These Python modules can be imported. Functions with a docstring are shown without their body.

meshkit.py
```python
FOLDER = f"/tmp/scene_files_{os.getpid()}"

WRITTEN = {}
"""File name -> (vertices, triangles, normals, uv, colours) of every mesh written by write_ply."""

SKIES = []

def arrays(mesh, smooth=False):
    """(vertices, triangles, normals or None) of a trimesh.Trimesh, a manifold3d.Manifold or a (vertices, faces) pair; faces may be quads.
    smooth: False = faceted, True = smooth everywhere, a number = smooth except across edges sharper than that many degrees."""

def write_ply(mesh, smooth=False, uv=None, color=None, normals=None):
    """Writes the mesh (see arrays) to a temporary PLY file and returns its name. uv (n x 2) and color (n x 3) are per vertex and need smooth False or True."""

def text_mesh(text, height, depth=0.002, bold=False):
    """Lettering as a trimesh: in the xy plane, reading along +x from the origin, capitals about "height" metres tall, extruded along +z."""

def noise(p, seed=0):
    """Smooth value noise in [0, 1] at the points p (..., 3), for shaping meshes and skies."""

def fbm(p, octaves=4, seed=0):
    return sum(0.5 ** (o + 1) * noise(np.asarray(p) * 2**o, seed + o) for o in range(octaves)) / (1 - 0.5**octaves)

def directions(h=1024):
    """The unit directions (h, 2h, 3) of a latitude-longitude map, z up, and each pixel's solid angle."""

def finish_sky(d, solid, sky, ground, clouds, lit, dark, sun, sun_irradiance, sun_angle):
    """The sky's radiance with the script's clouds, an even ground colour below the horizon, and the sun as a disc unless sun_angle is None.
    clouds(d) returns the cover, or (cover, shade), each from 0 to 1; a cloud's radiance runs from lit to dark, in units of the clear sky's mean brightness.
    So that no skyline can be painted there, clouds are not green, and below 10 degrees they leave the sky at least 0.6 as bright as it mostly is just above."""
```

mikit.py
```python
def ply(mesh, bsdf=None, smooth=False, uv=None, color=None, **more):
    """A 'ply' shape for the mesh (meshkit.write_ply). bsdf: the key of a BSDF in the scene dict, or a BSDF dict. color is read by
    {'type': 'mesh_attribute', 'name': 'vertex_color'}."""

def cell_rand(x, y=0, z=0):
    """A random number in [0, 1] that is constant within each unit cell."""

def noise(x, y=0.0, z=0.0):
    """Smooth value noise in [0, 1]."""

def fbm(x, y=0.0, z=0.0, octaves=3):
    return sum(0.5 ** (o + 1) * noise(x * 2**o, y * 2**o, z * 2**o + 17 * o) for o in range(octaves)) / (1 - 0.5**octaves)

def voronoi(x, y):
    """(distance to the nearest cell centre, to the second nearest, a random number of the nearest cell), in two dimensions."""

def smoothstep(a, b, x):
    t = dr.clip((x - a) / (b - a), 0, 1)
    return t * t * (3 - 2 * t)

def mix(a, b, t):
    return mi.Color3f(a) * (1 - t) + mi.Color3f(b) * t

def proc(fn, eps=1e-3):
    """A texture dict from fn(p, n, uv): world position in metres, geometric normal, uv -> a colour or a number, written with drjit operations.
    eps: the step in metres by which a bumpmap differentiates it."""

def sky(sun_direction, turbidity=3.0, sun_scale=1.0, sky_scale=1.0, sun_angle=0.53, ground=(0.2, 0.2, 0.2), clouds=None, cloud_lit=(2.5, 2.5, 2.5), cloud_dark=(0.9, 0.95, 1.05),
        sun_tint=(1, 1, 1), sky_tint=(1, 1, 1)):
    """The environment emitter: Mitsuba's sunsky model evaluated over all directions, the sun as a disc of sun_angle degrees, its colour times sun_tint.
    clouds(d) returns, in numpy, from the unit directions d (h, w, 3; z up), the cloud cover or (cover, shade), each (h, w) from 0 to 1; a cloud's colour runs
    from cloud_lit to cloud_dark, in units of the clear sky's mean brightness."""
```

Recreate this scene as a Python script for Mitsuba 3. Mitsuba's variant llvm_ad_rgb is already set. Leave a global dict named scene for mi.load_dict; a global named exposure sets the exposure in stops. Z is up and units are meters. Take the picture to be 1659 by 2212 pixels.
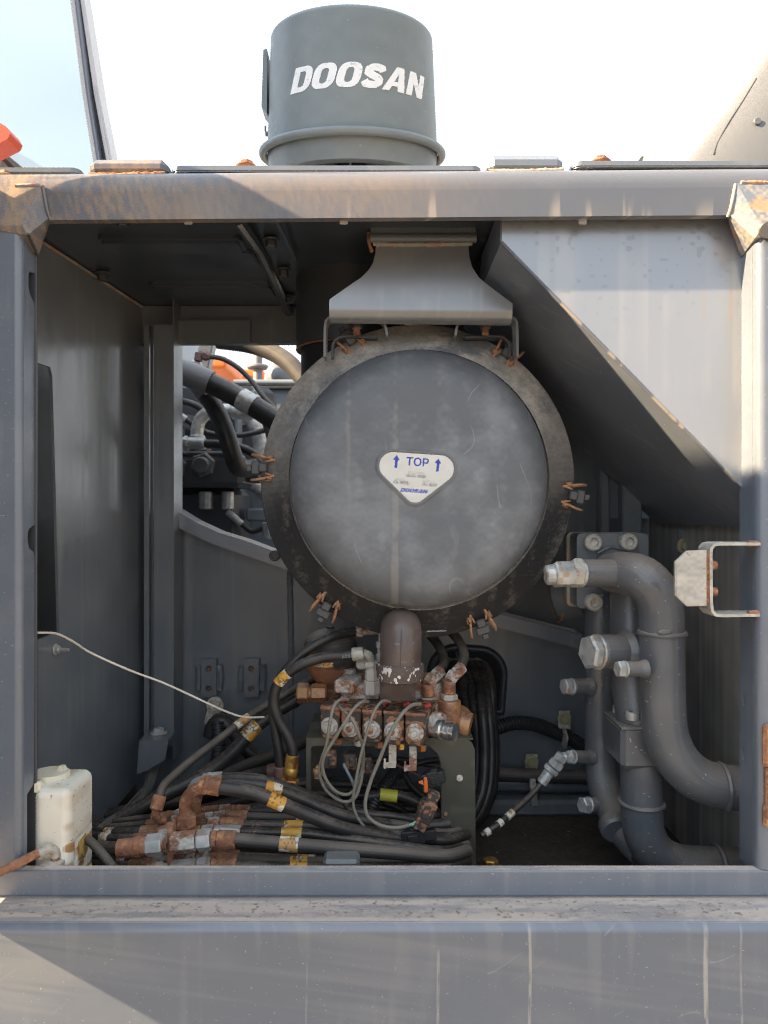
import math, random, numpy as np, trimesh, drjit as dr, mitsuba as mi, mikit, meshkit
from mikit import proc, noise, fbm, smoothstep, mix, cell_rand
from shapely.geometry import Polygon, Point, box as sbox, LineString
from shapely import affinity, union_all

T4 = mi.ScalarTransform4f
ZC, F = 1.75, 1663.7                     # camera height; focal length in units of a 1659-wide picture
scene, labels = {}, {}
RNG = random.Random(7)

# ---------------------------------------------------------------- camera, sky, exposure
scene['camera'] = {'type': 'thinlens', 'fov': 53.0, 'fov_axis': 'x', 'aperture_radius': 0.0013, 'focus_distance': 1.0,
                   'near_clip': 0.02, 'far_clip': 2000.0,
                   'to_world': T4().look_at(origin=[0, 0, ZC], target=[0, 1, ZC], up=[0, 0, 1])}
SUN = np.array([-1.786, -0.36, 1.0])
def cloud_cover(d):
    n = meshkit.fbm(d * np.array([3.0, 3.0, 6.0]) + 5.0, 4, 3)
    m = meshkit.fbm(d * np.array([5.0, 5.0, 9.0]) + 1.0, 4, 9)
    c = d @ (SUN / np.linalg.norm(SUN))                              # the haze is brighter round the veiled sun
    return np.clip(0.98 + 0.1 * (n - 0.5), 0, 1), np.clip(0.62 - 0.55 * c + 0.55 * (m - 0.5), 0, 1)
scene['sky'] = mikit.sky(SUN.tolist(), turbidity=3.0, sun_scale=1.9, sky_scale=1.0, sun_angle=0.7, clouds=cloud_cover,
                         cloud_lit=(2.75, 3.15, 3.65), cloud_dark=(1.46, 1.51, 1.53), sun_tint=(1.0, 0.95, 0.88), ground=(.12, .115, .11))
exposure = 3.2

# ---------------------------------------------------------------- mesh helpers
def D(x, y, Y):
    """The point at depth Y that stands x, y (in 1659ths of the picture's width) from the picture's corner."""
    return np.array([(x - 829.5) / F * Y, Y, ZC + (1106 - y) / F * Y])
def px(n, Y): return n / F * Y
def unit(v):
    v = np.asarray(v, float); return v / np.linalg.norm(v)
def cat(*m): return trimesh.util.concatenate([x for x in m if x is not None])
def hull(pts): return trimesh.convex.convex_hull(np.asarray(pts, float))
def frame_of(axis):
    a = unit(axis); h = np.array([0, 0, 1.0]) if abs(a[2]) < 0.9 else np.array([1.0, 0, 0])
    u = unit(np.cross(h, a)); return u, np.cross(a, u), a
def cbox(c, size, bev=0.002, ax=None):
    c = np.asarray(c, float); e = np.eye(3) if ax is None else np.array([unit(a) for a in ax]); h = np.asarray(size, float) / 2
    b = min(bev, h.min() * 0.9); pts = []
    for s in np.ndindex(2, 2, 2):
        s = np.array(s) * 2 - 1
        for k in range(3):
            q = s * (h - b); q[k] = s[k] * h[k]; pts.append(c + q @ e)
    return hull(pts)
def dbox(x0, y0, x1, y1, Y, t, bev=0.002):
    a, b = D(x0, y0, Y), D(x1, y1, Y)
    return cbox([(a[0] + b[0]) / 2, Y + t / 2, (a[2] + b[2]) / 2], [abs(b[0] - a[0]), t, abs(b[2] - a[2])], bev)
def rbox(c, size, r, ax=None, n=4):
    """A box with round edges."""
    e = np.eye(3) if ax is None else np.array([unit(a) for a in ax]); h = np.maximum(np.asarray(size, float) / 2 - r, 1e-4)
    s = trimesh.creation.icosphere(subdivisions=2).vertices * r
    return hull(np.concatenate([np.asarray(c) + (s + np.array(k) * h) @ e for k in np.ndindex(2, 2, 2) for k in [np.array(k) * 2 - 1]]))
def extr(poly, o, u, v, w, t):
    """The 2D polygon laid on the axes u, v at o and given the thickness t along w."""
    out = []
    for g in getattr(poly, 'geoms', [poly]):
        if g.is_empty or g.area < 1e-10: continue
        m = trimesh.creation.extrude_polygon(g, t, engine='earcut')
        p = np.asarray(m.vertices); q = np.asarray(o) + p[:, :1] * np.asarray(u) + p[:, 1:2] * np.asarray(v) + p[:, 2:] * np.asarray(w)
        f = m.faces if np.dot(np.cross(u, v), w) > 0 else m.faces[:, ::-1]
        out.append(trimesh.Trimesh(q, f, process=False))
    return cat(*out)
def dpoly(pts, Y):
    return Polygon([((x - 829.5) / F * Y, (1106 - y) / F * Y) for x, y in pts])
def plate(pts, Y, t, holes=(), step=0.0):
    """A plate facing the viewer: its outline at depth Y, its thickness going back; step: a small chamfer round the front."""
    p = pts if hasattr(pts, 'area') else dpoly(pts, Y)
    for h in holes: p = p.difference(h if hasattr(h, 'area') else dpoly(h, Y))
    o, u, v, w = np.array([0, Y, ZC]), np.array([1.0, 0, 0]), np.array([0, 0, 1.0]), np.array([0, 1.0, 0])
    if step:
        return cat(extr(p, o + w * step, u, v, w, t - step), extr(p.buffer(-step), o, u, v, w, step))
    return extr(p, o, u, v, w, t)
def profile_x(prof, x0, x1):
    """A closed profile of (Y, z) swept along X."""
    return extr(Polygon(prof), np.array([x0, 0, 0]), np.array([0, 1.0, 0]), np.array([0, 0, 1.0]), np.array([1.0, 0, 0]), x1 - x0)
def arc(cx, cy, r, a0, a1, n=8):
    return [(cx + r * math.cos(math.radians(a0 + (a1 - a0) * i / n)), cy + r * math.sin(math.radians(a0 + (a1 - a0) * i / n))) for i in range(n + 1)]
def spline(pts, ds=0.006):
    P = np.asarray(pts, float)
    if len(P) == 2:
        n = max(2, int(np.linalg.norm(P[1] - P[0]) / ds)); return P[0] + np.linspace(0, 1, n + 1)[:, None] * (P[1] - P[0])
    Q = np.vstack([2 * P[0] - P[1], P, 2 * P[-1] - P[-2]]); out = []
    for i in range(1, len(Q) - 2):
        a, b, c, d = Q[i - 1:i + 3]; n = max(2, int(np.linalg.norm(c - b) / ds))
        t0, t1, t2 = (max(np.linalg.norm(y - x), 1e-6) ** 0.5 for x, y in ((a, b), (b, c), (c, d)))
        m1 = (b - a) / t0 - (c - a) / (t0 + t1) + (c - b) / t1; m2 = (c - b) / t1 - (d - b) / (t1 + t2) + (d - c) / t2
        m1, m2 = m1 * t1, m2 * t1
        s = np.linspace(0, 1, n, endpoint=False)[:, None]
        out.append((2 * s**3 - 3 * s**2 + 1) * b + (s**3 - 2 * s**2 + s) * m1 + (-2 * s**3 + 3 * s**2) * c + (s**3 - s**2) * m2)
    return np.vstack(out + [P[-1:]])
def sweep(P, r, n=16, flat=None, cap=True, closed=False):
    """A tube along the points P; r: a radius or one per point; flat=(a, b): half sizes of a flat strap whose b lies along Y."""
    P = np.asarray(P, float); k = len(P); r = np.broadcast_to(np.asarray(r, float), (k,))
    t = np.gradient(P, axis=0) if not closed else np.roll(P, -1, 0) - np.roll(P, 1, 0)
    t /= np.linalg.norm(t, axis=1, keepdims=True)
    u = frame_of(t[0])[0]; U = []
    for i in range(k):
        u = u - t[i] * (u @ t[i]); u = unit(u); U.append(u)
    U = np.array(U); V = np.cross(t, U)
    a = np.arange(n) * 2 * np.pi / n
    if flat is not None:
        Yv = np.array([0, 1.0, 0]); U = np.cross(t, Yv); U /= np.linalg.norm(U, axis=1, keepdims=True); V = np.broadcast_to(Yv, U.shape)
        ring = np.array([[-flat[0], -flat[1]], [flat[0], -flat[1]], [flat[0], flat[1]], [-flat[0], flat[1]]]); n = 4
        v = P[:, None] + U[:, None] * ring[None, :, :1] + V[:, None] * ring[None, :, 1:]
    else:
        v = P[:, None] + r[:, None, None] * (U[:, None] * np.cos(a)[None, :, None] + V[:, None] * np.sin(a)[None, :, None])
    v = v.reshape(-1, 3); f = []
    for i in range(k if closed else k - 1):
        j = (i + 1) % k
        b0, b1 = np.arange(n), (np.arange(n) + 1) % n
        f.append(np.stack([i * n + b0, i * n + b1, j * n + b1], 1)); f.append(np.stack([i * n + b0, j * n + b1, j * n + b0], 1))
    f = np.vstack(f)
    if cap and not closed:
        v = np.vstack([v, P[:1], P[-1:]]); b0, b1 = np.arange(n), (np.arange(n) + 1) % n
        f = np.vstack([f, np.stack([b1, b0, b0 * 0 + k * n], 1), np.stack([(k - 1) * n + b0, (k - 1) * n + b1, b0 * 0 + k * n + 1], 1)])
    m = trimesh.Trimesh(v, f, process=False)
    if m.volume < 0: m.invert()
    return m
def lathe(prof, o, axis, n=32, phase=0.0):
    """(radius, height) pairs turned about an axis through o."""
    u, v, a = frame_of(axis); ang = np.arange(n) * 2 * np.pi / n + phase
    prof = [(max(r, 1e-5), h) for r, h in prof]
    if prof[0][0] > 1e-4: prof = [(1e-5, prof[0][1])] + prof
    if prof[-1][0] > 1e-4: prof = prof + [(1e-5, prof[-1][1])]
    dirs = u * np.cos(ang)[:, None] + v * np.sin(ang)[:, None]
    V = np.concatenate([np.asarray(o) + dirs * r + a * h for r, h in prof]); f = []
    b0, b1 = np.arange(n), (np.arange(n) + 1) % n
    for i in range(len(prof) - 1):
        f += [np.stack([i * n + b0, i * n + b1, (i + 1) * n + b1], 1), np.stack([i * n + b0, (i + 1) * n + b1, (i + 1) * n + b0], 1)]
    m = trimesh.Trimesh(V, np.vstack(f), process=False)
    if m.volume < 0: m.invert()
    return m
def rod(a, b, r, n=20, bev=0.15):
    a, b = np.asarray(a, float), np.asarray(b, float); L = np.linalg.norm(b - a); c = min(bev * r, L * 0.3)
    return lathe([(r - c, 0), (r, c), (r, L - c), (r - c, L)], a, b - a, n)
def hexa(a, b, r):
    a, b = np.asarray(a, float), np.asarray(b, float); L = np.linalg.norm(b - a); c = min(0.15 * r, 0.2 * L)
    return lathe([(r * 0.87, 0), (r, c), (r, L - c), (r * 0.87, L)], a, b - a, 6, 0.3)
def bolt(p, d, r, h=None, washer=True):
    d = unit(d); p = np.asarray(p, float); h = h or r * 0.8
    return cat(rod(p - d * 0.001, p + d * r * 0.25, r * 1.45, 20) if washer else None, hexa(p + d * r * 0.2, p + d * (h + r * 0.25), r))
def socket_bolt(p, d, r):
    d = unit(d); p = np.asarray(p, float)
    return cat(lathe([(r * 0.98, -0.001), (r, 0.0), (r, r * 0.9), (r * 0.85, r * 1.05), (r * 0.55, r * 1.05), (r * 0.5, r * 0.55), (0.0001, r * 0.5)], p, d, 20))
def ribbed(P, r, amp, pitch):
    s = np.concatenate([[0], np.cumsum(np.linalg.norm(np.diff(P, axis=0), axis=1))])
    return r + amp * np.sign(np.sin(2 * np.pi * s / pitch))
def between(P, x0, x1):
    """The stretch of a path whose picture x lies between x0 and x1."""
    n = len(P) * 12; i = np.linspace(0, len(P) - 1, n); P = np.stack([np.interp(i, np.arange(len(P)), P[:, c]) for c in range(3)], 1)
    X = P[:, 0] / P[:, 1] * F + 829.5; k = np.where((X >= x0) & (X <= x1))[0]
    if not len(k): return P[:0]
    return P[np.unique(np.linspace(k[0], k[-1], max(4, len(k) // 9)).astype(int))]
def rough_up(m, amp, freq, seed=1):
    n = np.asarray(m.vertex_normals); v = np.asarray(m.vertices)
    return trimesh.Trimesh(v + n * ((meshkit.fbm(v * freq, 3, seed) - 0.5) * 2 * amp)[:, None], m.faces, process=False)
def weld(P, r, seed=1):
    P = spline(P, r * 0.8); q = meshkit.noise(P * 1.2 / r, seed)
    return sweep(P, r * (0.75 + 0.6 * q), 10)

# ---------------------------------------------------------------- scene helpers
def numbered(k):
    if k not in scene and k not in labels and not any(x.startswith(k + '__') for x in scene): return k
    i = 1
    while f'{k}_{i:03d}' in scene or f'{k}_{i:03d}' in labels or any(x.startswith(f'{k}_{i:03d}__') for x in scene): i += 1
    return f'{k}_{i:03d}'
def thing(name, label, category, group=None, kind=None):
    k = numbered(name); labels[k] = {'label': label, 'category': category}
    if group: labels[k]['group'] = group
    if kind: labels[k]['kind'] = kind
    return k
def part(parent, name, mesh, mat, smooth=32, label=None):
    k = numbered(parent + '__' + name)
    scene[k] = mikit.ply(mesh, mat, smooth=smooth)
    if label: labels[k] = {'label': label}
    return k
def single(name, mesh, mat, label, category, smooth=32, group=None):
    k = thing(name, label, category, group); scene[k] = mikit.ply(mesh, mat, smooth=smooth); return k
def structure(name, mesh, mat, kind='structure', label=None, smooth=False):
    scene[name] = mikit.ply(mesh, mat, smooth=smooth); labels[name] = {'kind': kind}
    if label: labels[name]['label'] = label
    return name

# ---------------------------------------------------------------- materials
def N(p, f, o=0.0): return noise(p.x * f + o, p.y * f, p.z * f)
def S(p, fx, fz, o=0.0): return noise((p.x + p.y * 0.7) * fx + o, p.y * 0.3 * fx, p.z * fz)
def clip01(x): return dr.clip(x, 0, 1)
def mat(name, color, rough=0.5, spec=0.5, metal=0.0, bump=None, bscale=0.0, **more):
    c = color if isinstance(color, dict) else proc(color) if callable(color) else {'type': 'rgb', 'value': list(map(float, color))}
    r = proc(rough) if callable(rough) else float(rough)
    b = {'type': 'principled', 'base_color': c, 'roughness': r, 'specular': float(spec), 'metallic': float(metal), **more}
    if bump is not None: b = {'type': 'bumpmap', 'arbitrary': proc(bump, 0.0006), 'scale': bscale, 'bsdf': b}
    scene[name] = {'type': 'twosided', 'bsdf': b}
DUST, RUST1, RUST2, RUST3 = (.40, .345, .28), (.33, .152, .086), (.175, .080, .050), (.47, .225, .10)

def c_frame(p, n, uv):
    streak = smoothstep(.60, .82, S(p, 110, 4.5) * .65 + N(p, 13) * .35)
    big = smoothstep(.45, .8, N(p, 11, 3.1) * .6 + N(p, 47) * .4)
    up = smoothstep(.82, .99, n.z)
    c = mix((.122, .142, .176), (.25, .25, .25), clip01(streak * .20 + big * .14))
    c = mix(c, (.50, .42, .362), up * (.45 + .55 * smoothstep(.25, .70, noise(p.x * 7, p.y * 110, 2.) * .6 + noise(p.x * 70, p.y * 260, 4.) * .25 + N(p, 420) * .15)))
    return mix(c, (.55, .53, .5), smoothstep(.945, .965, N(p, 480, 7.)) * .55)
def r_frame(p, n, uv): return .20 + .22 * N(p, 24) + .3 * smoothstep(.85, .98, n.z)
mat('frame_paint', c_frame, r_frame, .9)
def c_panel(p, n, uv):
    lo = smoothstep(1.30, 1.285, p.z)
    wob = p.x + .004 * (N(p, 12, 2.) - .5); run = mi.Float(0)
    for x_, w_, k_ in ((.0587, .0022, .6), (.1604, .0022, .8), (.3537, .0034, 1.), (.393, .0018, .5), (-.085, .0012, .35)): run = dr.maximum(run, k_ * smoothstep(w_, w_ * .45, dr.abs(wob - x_)))
    run = run * smoothstep(.25, .60, N(p, 22, 3.) * .6 + noise(p.x * 400, p.z * 80, 1.) * .4) * lo
    wipe = smoothstep(.45, .8, noise(p.x * 9 + p.z * 26, p.z * 8 - p.x * 5, 3.) * .6 + noise(p.x * 30 + p.z * 210, p.z * 40, 8.) * .4) * lo
    scuff = smoothstep(.020, .0, dr.abs(noise(p.x * 30 - p.z * 42, p.z * 12 + p.x * 6, 4.) - .5)) * smoothstep(.66, .74, N(p, 24, 6.)) * lo
    c = mix(c_frame(p, n, uv), (.22, .222, .225), wipe * .34)
    c = mix(c, (.44, .41, .36), run * .6)
    return mix(c, (.34, .34, .34), scuff * .35)
mat('gusset_paint', lambda p, n, uv: mix(mix(c_frame(p, n, uv), (.42, .34, .24), smoothstep(.40, .75, noise(p.x * 60 + p.y * 160, p.y * 40, p.z * 14) * .6 + N(p, 260) * .4) * .6), (.40, .20, .08), smoothstep(.62, .75, N(p, 45, 3.) * .7 + N(p, 300) * .3) * .7), .4, .7)
mat('panel_paint', c_panel, lambda p, n, uv: .16 + .14 * N(p, 10) + .35 * smoothstep(.85, .98, n.z), .9, bump=lambda p, n, uv: N(p, 9) + .15 * N(p, 45), bscale=.0012)
def c_beam(p, n, uv):
    run = smoothstep(.60, .68, S(p, 70, 2.5) * .8 + S(p, 260, 14, 5.) * .2) * smoothstep(2.15, 2.115, p.z + .05 * S(p, 40, 2., 9.))
    f = noise(p.x * 260 + p.z * 60, p.z * 90, 3.) * .55 + N(p, 620) * .45
    brown = smoothstep(.0, .95, noise(p.x * 9, p.z * 12, 7.) * .5 + f * .5) * smoothstep(.25, -.10, p.x) * smoothstep(2.165, 2.135, p.z)
    orange = smoothstep(.30, .85, noise(p.x * 30, p.z * 9, 8.) * .5 + f * .5) * smoothstep(-.14, -.38, p.x)
    up = smoothstep(.80, .98, n.z)
    c = mix((.098, .108, .132), (.205, .160, .130), clip01(brown))
    c = mix(c, (.36, .31, .255), run * .55 * smoothstep(-.15, .1, p.x))
    c = mix(c, (.38, .24, .12), orange * .65)
    return mix(c, (.45, .385, .295), up * (.45 + .4 * N(p, 70)))
def r_beam(p, n, uv): return .22 + .22 * smoothstep(.35, .65, N(p, 20, 9.))
mat('beam_paint', c_beam, r_beam)
def c_rusty_paint(p, n, uv):
    k = smoothstep(.48, .62, N(p, 55) * .5 + S(p, 170, 30) * .5)
    return mix(mix((.21, .21, .205), (.40, .36, .30), N(p, 23)), mix(RUST3, RUST1, N(p, 130)), k * .85)
mat('rusty_paint', c_rusty_paint, .5)
def c_inside(p, n, uv):
    streak = smoothstep(.55, .85, S(p, 150, 3.5) * .7 + N(p, 20) * .3)
    return mix(mix((.105, .120, .138), (.140, .152, .164), N(p, 15)), (.20, .19, .17), streak * .28 + .5 * smoothstep(.3, 1., n.z) * N(p, 50))
def r_inside(p, n, uv): return .20 + .16 * S(p, 130, 6, 3.)
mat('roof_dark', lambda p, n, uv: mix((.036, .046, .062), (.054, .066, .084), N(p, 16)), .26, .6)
mat('inside_paint', c_inside, r_inside, .5, bump=lambda p, n, uv: N(p, 12) + .06 * N(p, 120), bscale=.0012)
mat('glossy_paint', lambda p, n, uv: c_inside(p, n, uv) * 1.25, lambda p, n, uv: .17 + .14 * S(p, 130, 6, 3.), .9, .0, bump=lambda p, n, uv: N(p, 7) + .05 * S(p, 160, 8), bscale=.0015)
def c_duct(p, n, uv):
    streak = smoothstep(.55, .85, S(p, 130, 3., 11.) * .7 + N(p, 23) * .3)
    rust = smoothstep(.80, .9, S(p, 90, 5, 31.)) * smoothstep(.42, .6, N(p, 12, 8.))
    spots = smoothstep(.66, .78, N(p, 150) * .55 + S(p, 120, 25) * .45) * smoothstep(1.94, 2.08, p.z)
    c = mix(mix((.26, .278, .31), (.32, .335, .36), N(p, 9)), (.40, .39, .375), streak * .4)
    c = mix(c, (.13, .135, .14), spots * .30)
    return mix(c, (.42, .27, .16), rust * .55)
mat('duct_paint', c_duct, .27, .5, .42)
def c_brk(p, n, uv):
    st = smoothstep(.5, .85, S(p, 140, 4, 21.) * .6 + N(p, 60) * .4)
    return mix(mix((.24, .26, .285), (.30, .315, .335), N(p, 20)), (.38, .38, .38), st * .4)
mat('bracket_paint', c_brk, .28, .5, .45)
def c_streaked(p, n, uv):
    s = S(p, 130, 1.6, 3.) * .45 + S(p, 24, .8) * .35 + N(p, 30) * .2
    return mix((.17, .17, .17), (.36, .335, .29), smoothstep(.2, .9, s))
mat('streaked_panel', c_streaked, .5)
def c_pipe(p, n, uv):
    up = smoothstep(.0, .95, n.z)
    c = mix((.078, .087, .102), (.115, .118, .124), N(p, 28))
    c = mix(c, (.25, .205, .165), up * (.40 + .5 * N(p, 40, 2.)))
    return mix(c, (.5, .45, .38), smoothstep(.9, .95, N(p, 260)) * .5)
mat('pipe_paint', c_pipe, lambda p, n, uv: .24 + .18 * N(p, 33) + .25 * smoothstep(0., 1., n.z), .7, bump=lambda p, n, uv: N(p, 55) + .35 * N(p, 240), bscale=.0006)
def c_cover(p, n, uv):
    blot = smoothstep(.30, .75, N(p, 11) * .4 + S(p, 45, 9, 2.) * .3 + N(p, 60) * .2 + N(p, 210) * .1)
    patch = smoothstep(.66, .82, S(p, 60, 14, 12.) * .6 + N(p, 120, 7.) * .4)
    w = p.x + .004 * (N(p, 30, 3.) - .5)
    drip = smoothstep(.74, .84, noise(w * 62, 4., p.z * .8)) * smoothstep(.30, .55, N(p, 14, 5.) * .7 + N(p, 150) * .3)
    scr = smoothstep(.025, .0, dr.abs(noise(p.x * 22 + p.z * 9, p.z * 14 - p.x * 10, 1.) - .5)) * smoothstep(.60, .72, N(p, 26, 6.))
    c = mix((.118, .127, .140), (.228, .239, .256), clip01(blot * .75 + patch * .22))
    c = mix(c, (.32, .285, .25), drip * .38)
    return mix(c, (.36, .37, .39), scr * .30)
mat('cover_plastic', c_cover, lambda p, n, uv: .30 + .25 * N(p, 30), bump=lambda p, n, uv: N(p, 16) + .10 * N(p, 110, 4.), bscale=.0016)
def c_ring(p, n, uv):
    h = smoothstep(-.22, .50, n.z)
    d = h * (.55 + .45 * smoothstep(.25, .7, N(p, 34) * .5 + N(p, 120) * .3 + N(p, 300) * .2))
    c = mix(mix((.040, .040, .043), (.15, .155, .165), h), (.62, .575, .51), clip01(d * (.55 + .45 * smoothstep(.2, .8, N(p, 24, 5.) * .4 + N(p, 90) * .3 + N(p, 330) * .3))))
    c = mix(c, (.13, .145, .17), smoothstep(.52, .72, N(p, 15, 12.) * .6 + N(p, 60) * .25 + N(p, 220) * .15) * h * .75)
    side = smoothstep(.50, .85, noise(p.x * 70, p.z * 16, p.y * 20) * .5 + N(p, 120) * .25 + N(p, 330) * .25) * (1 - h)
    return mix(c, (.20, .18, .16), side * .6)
mat('ring_plastic', c_ring, .42)
def c_spout(p, n, uv): return mix((.075, .055, .050), (.16, .125, .11), N(p, 40) * .6 + smoothstep(.8, .92, N(p, 200)) * .5)
mat('spout_rubber', c_spout, .30)
def c_cuff(p, n, uv):
    return mix(c_spout(p, n, uv), (.62, .6, .57), smoothstep(.60, .66, noise(p.x * 420, p.y * 300, p.z * 230) * .6 + noise(p.x * 150, p.y * 100, p.z * 90) * .4) * smoothstep(-.2, .2, n.z + .5))
mat('cuff_rubber', c_cuff, .5)
def c_bowl(p, n, uv):
    blot = N(p, 16) * .5 + N(p, 60) * .5
    return mix(mix((.130, .156, .166), (.175, .202, .21), blot), (.36, .37, .37), smoothstep(.92, .96, N(p, 330)) * .4)
mat('bowl_plastic', c_bowl, .42)
def c_rust(p, n, uv):
    f = N(p, 420) * .5 + N(p, 190) * .5
    c = mix(RUST2, RUST1, smoothstep(.25, .75, N(p, 55) * .6 + f * .4))
    c = mix(c, RUST3, smoothstep(.50, .85, N(p, 85, 3.) * .55 + f * .45))
    return mix(c, (.42, .33, .25), smoothstep(.52, .85, N(p, 110, 1.) * .5 + f * .5) * .5 + .22 * smoothstep(.3, 1., n.z) * f)
mat('rust', c_rust, .75, .3, bump=lambda p, n, uv: N(p, 260) + .5 * N(p, 600), bscale=.0006)
mat('rust_dark', lambda p, n, uv: c_rust(p, n, uv) * .62, .7, .3)
def c_rust_zinc(p, n, uv):
    k = smoothstep(.36, .60, N(p, 70) * .5 + N(p, 230, 5.) * .3 + N(p, 600) * .2)
    return mix(mix((.34, .33, .31), (.54, .51, .46), N(p, 300)), c_rust(p, n, uv), k)
mat('rusty_zinc', c_rust_zinc, .55, .5)
def c_zinc(p, n, uv): return mix(mix((.33, .34, .34), (.58, .58, .56), N(p, 95)), (.36, .26, .17), smoothstep(.62, .75, N(p, 120, 8.)) * .6)
mat('zinc', c_zinc, .38, .6, .35)
def c_oldplate(p, n, uv):
    c = mix((.30, .285, .26), (.60, .56, .48), N(p, 70) * .5 + N(p, 260) * .5)
    return mix(c, (.34, .19, .10), smoothstep(.60, .80, N(p, 110, 3.) * .6 + N(p, 380) * .4) * .7)
mat('worn_steel', c_oldplate, .45, .5, .2)
def c_clip(p, n, uv): return mix((.30, .15, .08), (.58, .33, .19), N(p, 260) * .7 + N(p, 80) * .3)
mat('clip_wire', c_clip, .5, .5, .25)
def c_hose(p, n, uv):
    up = smoothstep(.1, .95, n.z)
    c = mix((.016, .016, .018), (.036, .032, .030), N(p, 60))
    return mix(c, (.15, .115, .092), up * (.08 + .75 * smoothstep(.3, .8, N(p, 30, 4.) * .6 + N(p, 260) * .4)))
mat('hose_rubber', c_hose, .42)
def c_dusty(p, n, uv):
    return mix((.035, .033, .032), (.16, .13, .105), smoothstep(-.3, .9, n.z) * (.30 + .6 * N(p, 50)))
mat('dusty_hose', c_dusty, .6)
def c_tag(p, n, uv):
    c = mix((.62, .36, .06), (.50, .22, .04), N(p, 70))
    c = mix(c, (.62, .56, .45), smoothstep(.55, .68, N(p, 90, 5.)))
    ink = smoothstep(.52, .60, noise(p.x * 420, p.y * 60, p.z * 420)) * smoothstep(.45, .55, N(p, 95, 2.))
    return mix(c, (.10, .06, .03), ink * .75)
mat('yellow_tag', c_tag, .5)
def c_tagw(p, n, uv):
    c = mix((.62, .58, .50), (.48, .27, .10), smoothstep(.48, .62, N(p, 85)))
    return mix(c, (.12, .08, .05), smoothstep(.6, .68, noise(p.x * 420, p.y * 60, p.z * 300)) * .6)
mat('pale_tag', c_tagw, .5)
def c_gold(p, n, uv): return mix((.62, .36, .09), (.30, .12, .04), smoothstep(.45, .65, N(p, 110)))
mat('gold_zinc', c_gold, .32, .5, .6)
mat('brass', lambda p, n, uv: mix(mix((.30, .16, .07), (.42, .23, .10), N(p, 60)), c_rust(p, n, uv), smoothstep(.40, .66, N(p, 80, 6.) * .6 + N(p, 260) * .4)), .45, .5, .25)
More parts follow.
